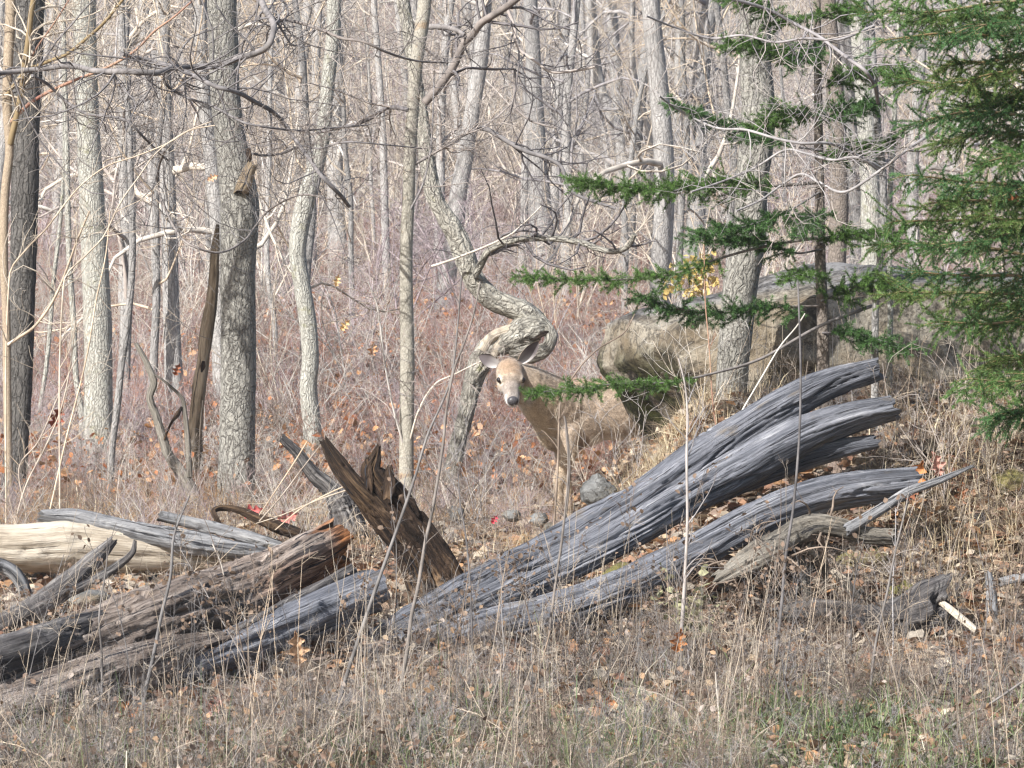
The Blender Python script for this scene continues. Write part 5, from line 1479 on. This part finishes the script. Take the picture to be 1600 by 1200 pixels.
# ------------------------------------------------------------------ conifers
def conifer_bough(root, ax, r0, n_side, L_side, mat_b, green, tip_only=0.0, droop=-0.05, needle=0.015, dens=330, up_flat=0.25, nsub=6, angs=(35, 60), nw=0.0016):
    """ax: axis control points from trunk to tip. Side twigs in a flattened spray, needles all round each twig."""
    m = len(ax)
    a = Acc()
    C, r = limb(a, ax, np.linspace(r0, 0.0025, m), 7, max(20, m * 6), d_bark(0.04))
    tw_p, tw_r = [], []
    n = len(C)
    T = unit(np.gradient(C, axis=0))
    ups = np.array([0, 0, 1.0])
    for j in range(n_side):
        t = tip_only + (1 - tip_only) * (j + rng.uniform(0, 1)) / n_side
        x = min(t * (n - 1), n - 1.01); i = int(x)
        base = C[i] * (1 - (x - i)) + C[i + 1] * (x - i)
        side = unit(np.cross(T[i], ups)) * (1 if j % 2 else -1)
        ang = math.radians(rng.uniform(*angs))
        d = T[i] * math.cos(ang) + side * math.sin(ang) + ups * rng.normal(0, up_flat)
        L = L_side * rng.uniform(0.6, 1.15) * (1.0 - 0.65 * max(0, (t - tip_only) / (1 - tip_only)))
        pts = [base]
        d = unit(d)
        for q in range(5):
            d = unit(d + np.array([0, 0, droop]) + rng.normal(size=3) * 0.06)
            pts.append(pts[-1] + d * L / 5)
        tw_p.append(pts)
        tw_r.append(np.linspace(0.0032, 0.0012, 6))
    tw_p = np.array(tw_p); tw_r = np.array(tw_r)
    g, gr = grow(tw_p, tw_r, nsub, 0.05, 0.9, (L_side * 0.25, L_side * 0.6), (30, 55), 6, 0.05, -0.01, 0.7, 0.0012, 0.5, 0.4)
    tube_batch(a, tw_p, tw_r, 4)
    tube_batch(a, g, gr, 3)
    bo = part('branch', a, mat_b, root)
    # needles
    allp = np.concatenate([tw_p, g])
    keepax = resample(C[int(max(tip_only, 0.15) * (n - 1)):], np.ones(n - int(max(tip_only, 0.15) * (n - 1))), 6)[0]
    segs = [allp[:, j:j + 2] for j in range(allp.shape[1] - 1)]
    S = np.concatenate(segs)
    S = np.concatenate([S, np.stack([keepax[:-1], keepax[1:]], 1)])
    ln = np.linalg.norm(S[:, 1] - S[:, 0], axis=1)
    cnt = np.maximum(1, (ln * dens).astype(int))
    si = np.repeat(np.arange(len(S)), cnt)
    K = len(si)
    t = rng.uniform(0, 1, K)[:, None]
    base = S[si, 0] * (1 - t) + S[si, 1] * t
    d = unit(S[si, 1] - S[si, 0])
    rv = rng.normal(size=(K, 3))
    perp = unit(rv - (rv * d).sum(1, keepdims=True) * d)
    nd = unit(d * 0.75 + perp * 0.9)
    L = needle * rng.uniform(0.75, 1.2, K)[:, None]
    w = unit(np.cross(nd, rng.normal(size=(K, 3)))) * nw
    v = np.stack([base - w, base + w, base + nd * L], 1)
    q = np.arange(K * 3).reshape(K, 3)
    tone = rng.uniform(0.75, 1.25, len(S))[si][:, None]
    cols = (np.array(green)[None] * tone * rng.uniform(0.8, 1.2, (K, 1)))
    A = Acc()
    A.add(v.reshape(-1, 3), tris=q, tint=np.repeat(cols, 3, axis=0))
    part('needles', A, M_needle, root, bo, stuff=True)

def fir():
    Y = 23.4
    tr = [(1276, -5, 11), (1278, 105, 12), (1279, 210, 14), (1281, 315, 15), (1282, 416, 17), (1285, 480, 18), (1286, 540, 19), (1286, 640, 21)]
    pts, rad = trunk_points(tr, Y, 3.0)
    root = thing('fir_tree', 'slim dark fir with flat boughs reaching left over deer', 'tree', (pts[0][0], pts[0][1], float(ground_z(pts[0][0], pts[0][1]))))
    a = Acc(); limb(a, pts, rad, 14, 120, d_bark(0.03), seed=3.3)
    part('trunk', a, M_bark_fir, root)
    G = (0.10, 0.185, 0.045)
    G2 = (0.08, 0.165, 0.05)
    # (axis pixels from trunk to tip, depth change at tip, side twigs, side length, where needles begin)
    for bp, dy, ns, ls, t0, g in [
        ([(1345, 372), (1280, 372), (1200, 384), (1130, 402), (1050, 428), (960, 437), (880, 436), (812, 432)], -0.9, 30, 0.16, 0.42, G),
        ([(1284, 478), (1200, 480), (1120, 488), (1060, 482), (1000, 462)], -0.6, 34, 0.17, 0.1, G2),
        ([(1370, 475), (1280, 510), (1190, 560), (1120, 582), (1040, 598), (960, 600), (890, 610), (832, 612)], -1.3, 26, 0.14, 0.55, G),
        ([(1282, 285), (1200, 290), (1120, 282), (1050, 292), (980, 292), (905, 282)], -0.7, 44, 0.2, 0.2, G),
        ([(1281, 235), (1220, 225), (1160, 205), (1100, 180), (1050, 162)], -0.5, 22, 0.13, 0.2, G2),
        ([(1280, 190), (1250, 175), (1220, 182), (1180, 205)], 0.3, 20, 0.2, 0.1, G),
        ([(1279, 100), (1240, 90), (1190, 72), (1140, 70)], -0.5, 24, 0.16, 0.1, G),
        ([(1277, 20), (1230, 28), (1180, 8), (1140, -4)], -0.4, 22, 0.15, 0.1, G),
        ([(1281, 300), (1230, 330), (1170, 352), (1110, 366), (1090, 372)], -0.6, 26, 0.16, 0.25, G2),
        ([(1283, 390), (1240, 395), (1180, 372), (1130, 378)], -0.4, 20, 0.13, 0.3, G2),
        ([(1280, 140), (1320, 122), (1370, 115), (1410, 110)], -0.3, 22, 0.16, 0.05, G),
        ([(1280, 190), (1310, 175), (1335, 165), (1365, 160)], -0.5, 18, 0.17, 0.05, G2),
        ([(1281, 262), (1310, 245), (1350, 228), (1390, 222)], -0.3, 20, 0.15, 0.05, G),
        ([(1282, 380), (1310, 370), (1350, 362), (1400, 366)], -0.4, 20, 0.14, 0.05, G),
        ([(1284, 470), (1320, 455), (1360, 440), (1400, 446)], -0.4, 22, 0.16, 0.05, G),
        ([(1285, 520), (1330, 520), (1370, 530), (1420, 545)], -0.3, 22, 0.17, 0.05, G2),
        ([(1279, 60), (1262, 80), (1244, 98)], -0.4, 14, 0.13, 0.05, G2),
        ([(1282, 330), (1262, 345), (1250, 372)], -0.5, 14, 0.13, 0.05, G2),
        ([(1278, 30), (1305, 18), (1340, 8)], -0.3, 14, 0.13, 0.05, G),
        ([(1284, 430), (1262, 425), (1225, 436)], -0.5, 14, 0.11, 0.1, G)]:
        m = len(bp)
        ax = [P(x, y, Y - 0.03 + dy * j / (m - 1)) for j, (x, y) in enumerate(bp)]
        conifer_bough(root, ax, 0.010 if m > 5 else 0.006, int(ns * 1.35), ls * 1.3, M_limb_dark, g, t0, droop=-0.04, up_flat=0.2, needle=0.021, dens=950, nsub=4)
fir()

def spruce():
    Y = 21.8
    tx = 1745
    pts = np.array([P(tx, 700, Y), P(tx, 300, Y), P(tx - 4, -50, Y), P(tx - 6, -500, Y), P(tx - 6, -900, Y)])
    pts[0][2] = float(ground_z(pts[0][0], pts[0][1])) - 0.1
    root = thing('spruce_tree', 'dense green spruce filling the right edge of the view', 'tree', (pts[0][0], pts[0][1], pts[0][2] + 0.1))
    a = Acc(); limb(a, pts, np.array([.085, .075, .06, .035, .01]), 14, 100, d_bark(0.04), seed=5.5)
    part('trunk', a, M_bark_far2, root)
    G = [(0.105, 0.205, 0.058), (0.08, 0.18, 0.062), (0.135, 0.215, 0.06)]
    # layers of boughs: (row at the trunk, tip column, tip row)
    rows = [(10, 1365, 20), (55, 1390, 62), (70, 1450, 24), (-30, 1420, -15), (30, 1510, 50), (85, 1480, 95), (160, 1510, 165), (290, 1510, 300), (110, 1500, 120),
            (175, 1405, 130), (190, 1440, 180), (215, 1470, 215), (230, 1530, 250),
            (315, 1425, 275), (325, 1450, 318), (345, 1400, 340), (365, 1480, 372), (350, 1540, 340),
            (440, 1370, 378), (455, 1430, 425), (470, 1395, 452), (500, 1470, 500), (480, 1540, 480),
            (560, 1545, 560), (600, 1520, 590), (640, 1560, 640)]
    for j, (yb, xt, yt) in enumerate(rows):
        dy = float(rng.uniform(-1.2, 0.3))
        x1 = tx - (tx - xt) * 0.45
        ax = [P(tx, yb, Y), P(x1, yb * 0.5 + yt * 0.5 + rng.uniform(-18, 2), Y + dy * 0.5), P(tx - (tx - xt) * 0.75, yb * 0.2 + yt * 0.8 + rng.uniform(-12, 6), Y + dy * 0.8), P(xt, yt + rng.uniform(-8, 10), Y + dy)]
        conifer_bough(root, ax, 0.011, 22, 0.38, M_whip_olive, G[j % 3], 0.2, droop=-0.09, needle=0.0155, dens=1150, up_flat=0.10, nsub=4, angs=(22, 48), nw=0.0016)
spruce()

# ------------------------------------------------------------------ single stalks in front
def stalk(label, px, w0, w1, Y, mat, nb=4, name='weed_stalk', cat='stalk', L=(0.1, 0.35), group='bare stalks before the logs', up=0.05, rooted=True):
    pts = np.array([P(x, y, Y) for x, y in px])
    gz = float(ground_z(pts[0][0], pts[0][1]))
    if rooted and pts[0][2] > gz:
        b = pts[0].copy(); b[2] = gz - 0.05
        b[0] += (pts[0][0] - pts[1][0]) * 0.2
        pts = np.concatenate([b[None], pts])
    n = len(pts)
    root = thing(name, label, cat, (pts[0][0], pts[0][1], max(gz, pts[0][2])), group)
    a = Acc()
    C, r = limb(a, pts, np.linspace(w0, w1, n) * 0.41 * Y / F, 7, n * 6, d_bark(0.14, 1.5, 14), seed=px[0][0] * 0.01)
    part('stem', a, mat, root)
    if nb:
        g1, r1 = grow(C[None], r[None], nb, 0.3, 0.95, L, (20, 55), 6, 0.14, up, 0.6, 0.0018)
        g2, r2 = grow(g1, r1, 2, 0.2, 0.9, (L[0] * .5, L[1] * .5), (20, 55), 5, 0.16, up, 0.6, 0.0014)
        a = Acc(); tube_batch(a, g1, r1, 4); tube_batch(a, g2, r2, 3)
        part('twigs', a, mat, root, stuff=True)
stalk('dark tall stalk leaning right past dark stump to the deer', [(603, 1215), (622, 1095), (636, 1018), (643, 962), (654, 913), (664, 850), (676, 795), (692, 697), (697, 645), (710, 575), (724, 540), (741, 487), (750, 440)], 9, 2.5, 18.6, M_stem_dark, 2)
stalk('dark tall stalk left of its taller twin by the stump', [(500, 1215), (535, 1078), (563, 990), (587, 920), (612, 850), (635, 785), (650, 740), (668, 680), (696, 617), (707, 582), (717, 487), (721, 430)], 8, 2.5, 18.7, M_stem_dark, 2)
stalk('thin dark straight stalk left of the forked stalk', [(161, 1205), (159, 1100), (159, 1025), (155, 962), (166, 885), (168, 840)], 5, 2, 18.7, M_stem_dark, 2)
stalk('grey forked stalk before the rotten log', [(202, 1210), (224, 1095), (241, 1018), (252, 962), (266, 902), (270, 850), (273, 832), (287, 796), (296, 775)], 8, 2.5, 18.8, M_stem_dark, 3)
stalk('dark stalk rising across the split log below the deer', [(853, 1140), (857, 1008), (867, 920), (878, 843), (888, 735), (884, 666), (882, 650)], 6, 3, 19.6, M_stem_dark, 3)
stalk('thin crooked stalk right of the dark stump', [(738, 1000), (734, 902), (727, 832), (719, 787), (716, 740)], 4.5, 2, 20.2, M_stem_dark, 3)
stalk('straight grey stalk before the split log ends', [(1193, 1145), (1211, 1035), (1221, 948), (1228, 867), (1239, 797), (1249, 680), (1251, 575), (1248, 470), (1247, 440)], 7, 3, 19.6, M_stem_dark, 2)
stalk('dark leaning stalk right of the gnarled root', [(1335, 1190), (1358, 1088), (1368, 1007), (1386, 927), (1400, 857), (1414, 800), (1420, 770)], 6, 2.5, 19.2, M_stem_dark, 2)
stalk('pale grey bare sapling forking before the split log', [(1064, 1000), (1067, 955), (1072, 870), (1074, 815), (1073, 715), (1074, 645), (1070, 600), (1060, 560)], 8, 2.5, 19.9, M_twig_grey, 12, name='sapling', cat='sapling', L=(0.15, 0.45), up=0.12)
stalk('dark bowed cane at the bottom right corner', [(1410, 1205), (1421, 1186), (1463, 1151), (1505, 1123), (1554, 1095), (1605, 1060)], 5, 4, 18.3, M_stem_dark, 0)
stalk('white peeled stick at the bottom edge', [(1132, 1215), (1123, 1113), (1118, 1050)], 5, 3, 18.5, M_twig_pale, 0)
stalk('thin dark stem right of the white peeled stick', [(1250, 1190), (1239, 1113), (1228, 1070), (1222, 1030)], 4, 2, 18.8, M_stem_dark, 3)
stalk('brown stem at the dry grass below split log', [(812, 1200), (828, 1110), (848, 1030), (860, 985)], 4, 2.5, 18.7, M_twig_brown, 2)
stalk('reddish thin stem beside the big right trunk', [(1130, 720), (1115, 640), (1108, 540), (1102, 470), (1100, 380)], 3, 2, 22.8, M_whip_red, 1)
stalk('brown sapling stem before the deer shoulder', [(863, 850), (868, 790), (872, 720), (874, 650), (878, 620), (905, 575), (935, 545), (975, 520), (992, 490)], 4.5, 2.2, 23.9, M_twig_brown, 4, name='sapling', cat='sapling')
stalk('twisted grey stem just right of deer forelegs', [(880, 860), (884, 810), (890, 740), (888, 690), (884, 655)], 6, 2.5, 23.6, M_stem_dark, 4)
stalk('pale white grass stalk bent over the rotten log', [(405, 1030), (390, 985), (372, 945), (355, 920), (345, 880), (332, 850)], 3.5, 2, 20.0, M_twig_pale, 0)
stalk('pale dead cane arching toward the big right trunk', [(1085, 800), (1120, 730), (1150, 660), (1190, 590), (1220, 540), (1245, 510), (1258, 490)], 4, 2.5, 22.4, M_twig_pale, 1)
for j, (lab, px) in enumerate([('straw coloured stem fanning left behind dark stump', [(560, 760), (500, 780), (440, 805), (400, 818)]), ('straw coloured stem topmost of the fan by stump', [(480, 690), (455, 730), (425, 775), (405, 805)]),
                               ('straw coloured stem crossing the fan by stump', [(575, 745), (520, 768), (470, 795), (430, 828)]), ('long pale stem slanting up right from the fan', [(405, 815), (440, 775), (470, 735), (505, 690)])]):
    stalk(lab, px, 3, 1.6, 23.3, M_twig_tan, 1, rooted=False, group='straw stems fanned behind stump')
def weed_variant(h, mat, k):
    g = np.zeros((1, 2, 3)); g[0, 0, 2] = -0.05; g[0, 1, 2] = 0.03
    A0, r0 = grow(g, np.full((1, 2), 0.006), 1, 0.9, 1.0, (h, h * 1.1), (2, 14), 12, 0.05, 0.03, 0.5, 0.002, 0.4, 0.0)
    B0, q0 = grow(A0, r0, k, 0.3, 1.0, (0.08, 0.3), (20, 55), 6, 0.12, 0.05, 0.6, 0.0013)
    C0, u0 = grow(B0, q0, 3, 0.3, 1.0, (0.03, 0.1), (20, 60), 4, 0.15, 0.03, 0.6, 0.001)
    a = Acc(); tube_batch(a, A0, r0, 5); m1 = a.mesh('stem', mat)
    a = Acc(); tube_batch(a, B0, q0, 3); tube_batch(a, C0, u0, 3)
    pos = C0[:, -1]
    leaf_litter(a, pos, rng.uniform(0.012, 0.03, len(pos)), np.array([[0.20, 0.14, 0.10]]) * rng.uniform(0.6, 1.4, (len(pos), 1)), 2.5)
    a.qm[-1] = np.ones_like(a.qm[-1])
    return m1, a.mesh('twigs', [mat, M_leaf])
weedv = [weed_variant(0.6, M_stem_dark, 8), weed_variant(0.75, M_twig_brown, 10), weed_variant(0.5, M_stem_dark, 7), weed_variant(0.85, M_twig_brown, 9), weed_variant(0.65, M_twig_grey, 8)]
wcell = {}
for j in range(52):
    px = float(rng.uniform(10, 590) if j < 14 else (rng.uniform(600, 1000) if j < 27 else rng.uniform(1000, 1590)))
    Y = float(rng.uniform(18.5, 19.7) if px < 600 else rng.uniform(18.9, 20.6))
    x = (px - 800) / F * Y
    vi = int(rng.integers(0, 5))
    o = thing('weed_stalk', 'thin branching dead weed standing in the dry grass before the fallen logs', 'stalk', (x, Y, float(ground_z(x, Y))), 'branching dead weeds before the logs')
    o.rotation_euler = (float(rng.normal(0, 0.10)), float(rng.normal(0, 0.16)), float(rng.uniform(0, 6.28)))
    sc_ = float(rng.uniform(0.75, 1.2)); o.scale = (sc_, sc_, sc_)
    obj('stem', weedv[vi][0], o)
    t = obj('twigs', weedv[vi][1], o); t['kind'] = 'stuff'
    ln = min([(60, 'left end of the rotten log'), (300, 'middle of the rotten log'), (500, 'orange broken log end'), (640, 'dark stump'), (800, 'base of the split log'), (990, 'middle of the split log'),
              (1230, 'gnarled root'), (1400, 'sunken log'), (1560, 'pale sticks at right')], key=lambda q: abs(q[0] - px))[1]
    look = ('dark branching weed', 'tall brown branching weed', 'short dark branching weed', 'tallest brown branching weed', 'grey branching weed')[vi]
    wcell.setdefault((look, ln), []).append((Y, o))
for (look, ln), l in wcell.items():
    l.sort(key=lambda q: q[0])
    for k, (Y, o) in enumerate(l[:4]):
        o['label'] = '%s standing before the %s' % (look, ln) if len(l) == 1 else '%s, %s one before the %s' % (look, ORD[k], ln)
# pale arching whips, left
for j, (lab, px) in enumerate([('pale arching whip lowest of the left tangle', [(20, 830), (40, 760), (70, 700), (95, 640), (110, 570), (118, 500)]), ('pale whip crossing the pale tree from lower left', [(15, 430), (45, 385), (70, 360), (122, 294), (168, 259), (210, 245), (262, 224), (298, 203), (336, 196)]),
                               ('pale whip arching across toward the thick tree', [(100, 440), (135, 398), (161, 371), (189, 315), (217, 276), (245, 238), (290, 206), (330, 190)]), ('pale kinked whip before the dark edge trunk', [(40, 800), (30, 730), (60, 690), (95, 610), (120, 560)]),
                               ('thin pale whip left of the slender leaning sapling', [(60, 880), (100, 700), (135, 560), (150, 470), (165, 400), (172, 330)])]):
    stalk(lab, px, 3.6, 2, 25.4, M_twig_tan, 9, name='whip', cat='shoot', L=(0.2, 0.7), group='pale whips in the left tangle')

# ------------------------------------------------------------------ oak leaves that can be picked out
def oak_leaf(label, px, py, Y, L, col, tilt, roll, hang=True):
    n = 26
    t = np.linspace(0, 1, n)
    w = 0.30 * np.sin(np.pi * t ** 0.85) * (0.72 + 0.42 * np.cos(t * 2 * math.pi * 3.5 + 2.6)) + 0.015
    yy = t - 0.5
    c = P(px, py, Y)
    d = unit(np.array([math.sin(tilt), -0.25, math.cos(tilt)])); f = unit(np.array([0.3 * math.sin(roll), -1, 0.3 * math.cos(roll)])); f = unit(f - d * f.dot(d)); s = np.cross(d, f)
    rows = []
    for i in range(n):
        for u in (-1, -0.5, 0, 0.5, 1):
            rows.append(c + d * yy[i] * L + s * (w[i] * u * L) + f * L * (0.16 * u * u - 0.2 * (yy[i] ** 2) + 0.03 * math.sin(9 * yy[i] + u * 3)))
    idx = np.arange(n * 5).reshape(n, 5)
    q = np.stack([idx[:-1, :-1], idx[:-1, 1:], idx[1:, 1:], idx[1:, :-1]], -1).reshape(-1, 4)
    a = Acc(); a.add(rows, quads=q, tint=np.array(col)); 
    root = thing('oak_leaf', label, 'leaf', tuple(c))
    bl = part('blade', a, M_leaf, root)
    a = Acc(); limb(a, [c - d * L * 0.68 - f * L * 0.05, c - d * L * 0.5 - f * L * .05, c, c + d * L * 0.42 - f * L * .03], np.array([.0012, .0014, .0012, .0005]), 5, 14, None)
    part('stalk', a, M_twig_brown, root)
ORG = (0.50, 0.22, 0.085); TAN = (0.56, 0.36, 0.22); BRN = (0.28, 0.11, 0.06); PNK = (0.55, 0.30, 0.24)
for lab, px, py, Y, L, col, ti, ro in [
    ('large orange oak leaf standing at the split log end', 1432, 742, 22.0, 0.17, ORG, 0.4, 0.3), ('pale orange leaf right of the log end leaf', 1462, 725, 22.3, 0.14, PNK, -0.3, 1.3), ('brown curled leaf under the split log end', 1425, 770, 21.8, 0.10, BRN, 1.0, 2.0),
    ('tan oak leaf standing in weeds before rotten log', 464, 1012, 19.0, 0.16, TAN, -0.1, 0.2), ('dark red leaf hanging before the dark edge trunk', 89, 650, 26.0, 0.15, (0.26, 0.08, 0.05), 0.5, 1.4), ('orange brown leaf in the lower left weeds', 196, 1115, 18.8, 0.17, (0.42, 0.17, 0.06), -0.6, 1.1),
    ('pinkish tan leaf in the weeds below rotten log', 335, 1100, 18.9, 0.13, PNK, 0.7, 0.5), ('orange curled leaf at bottom centre right grass', 950, 1105, 18.8, 0.14, (0.47, 0.19, 0.07), 0.15, 0.2), ('rust leaf caught in the spruce', 1584, 312, 21.2, 0.085, (0.33, 0.12, 0.05), 1.2, 0.4),
    ('orange leaf in the grass right of white stick', 1160, 1130, 18.8, 0.11, ORG, 0.9, 0.9), ('orange leaf left of the pale bare sapling', 1060, 1000, 19.6, 0.12, (0.45, 0.2, 0.08), 0.2, 0.4), ('red leaf lying behind the pale log', 395, 800, 23.9, 0.13, (0.50, 0.13, 0.12), 1.3, 0.5),
    ('pinkish red leaf heap edge behind the curled root', 450, 808, 24.0, 0.14, (0.52, 0.2, 0.17), 1.2, 1.5), ('golden leaf hanging low on the far slope', 527, 438, 36.0, 0.11, (0.66, 0.46, 0.24), 0.3, 0.2), ('golden oak leaf below the hanging golden one', 540, 508, 34.0, 0.11, (0.62, 0.42, 0.2), 0.7, 0.2),
    ('orange leaf near the slim tree in brush', 582, 545, 32.0, 0.12, (0.55, 0.3, 0.16), 0.2, 0.8), ('brown leaf between bent stick and snag', 277, 577, 31.0, 0.10, BRN, 0.4, 0.6), ('peach leaf beside the thick tree knot', 333, 278, 30.0, 0.09, (0.7, 0.45, 0.28), 1.2, 0.6),
    ('crimson leaf left of the deer hooves', 773, 811, 23.8, 0.06, (0.5, 0.06, 0.09), 0.6, 0.6), ('brown oak leaf at the lower right bank edge', 1502, 772, 22.4, 0.13, (0.38, 0.16, 0.08), 0.1, 0.7)]:
    oak_leaf(lab, px, py, Y, L, col, ti, ro)

# yellow leaved shrub behind the boulder
def yellow_shrub():
    Y = 33.0
    c = P(1080, 425, Y)
    gz = float(ground_z(c[0], Y))
    root = thing('yellow_shrub', 'shrub with clinging yellow leaves behind the boulder', 'shrub', (c[0], Y, gz))
    base = np.array([[[c[0], Y, gz - .1], [c[0], Y, gz + 0.3]]])
    g0, r0 = grow(base, np.full((1, 2), .02), 7, 0.4, 1, (1.0, 1.8), (5, 35), 8, 0.12, 0.08, 0.5, 0.005, 0.3, 0)
    g1, r1 = grow(g0, r0, 6, 0.4, 1, (0.2, 0.5), (25, 70), 5, 0.2, 0.02, 0.6, 0.002)
    a = Acc(); tube_batch(a, g0, r0, 5); tube_batch(a, g1, r1, 3)
    part('stems', a, M_twig_tan, root)
    pos = g1[:, 1:].reshape(-1, 3)
    pos = np.repeat(pos, 7, axis=0) + rng.normal(0, 0.05, (len(pos) * 7, 3))
    pos = pos[(np.abs(pos[:, 2] - c[2] + 0.02) < 0.17) & (np.abs(pos[:, 0] - c[0]) < 0.2)]
    a = Acc(); leaf_litter(a, pos, rng.uniform(0.04, 0.08, len(pos)), np.array([[0.62, 0.46, 0.17]]) * rng.uniform(0.8, 1.1, (len(pos), 1)), 2.0)
    part('leaves', a, M_leaf, root, stuff=True)
yellow_shrub()

# ------------------------------------------------------------------ the air: thin pale haze round camera and wood
def haze():
    a = Acc()
    x, y0, y1, z0, z1 = 62.0, -6.0, 232.0, -3.5, 48.0
    v = [(sx * x, yy, zz) for zz in (z0, z1) for yy in (y0, y1) for sx in (-1, 1)]
    q = [(0, 2, 3, 1), (4, 5, 7, 6), (0, 1, 5, 4), (2, 6, 7, 3), (0, 4, 6, 2), (1, 3, 7, 5)]
    m = bpy.data.materials.new('haze')
    m.use_nodes = True
    nt = m.node_tree
    nt.nodes.remove(nt.nodes['Principled BSDF'])
    pv = nt.nodes.new('ShaderNodeVolumePrincipled')
    pv.inputs['Color'].default_value = (0.90, 0.92, 0.97, 1)
    pv.inputs['Density'].default_value = 0.00045
    pv.inputs['Anisotropy'].default_value = 0.2
    nt.links.new(pv.outputs[0], nt.nodes['Material Output'].inputs['Volume'])
    a.add(v, quads=q)
    o = obj('haze', a.mesh('haze', m, smooth=False))
    o['kind'] = 'stuff'
haze()
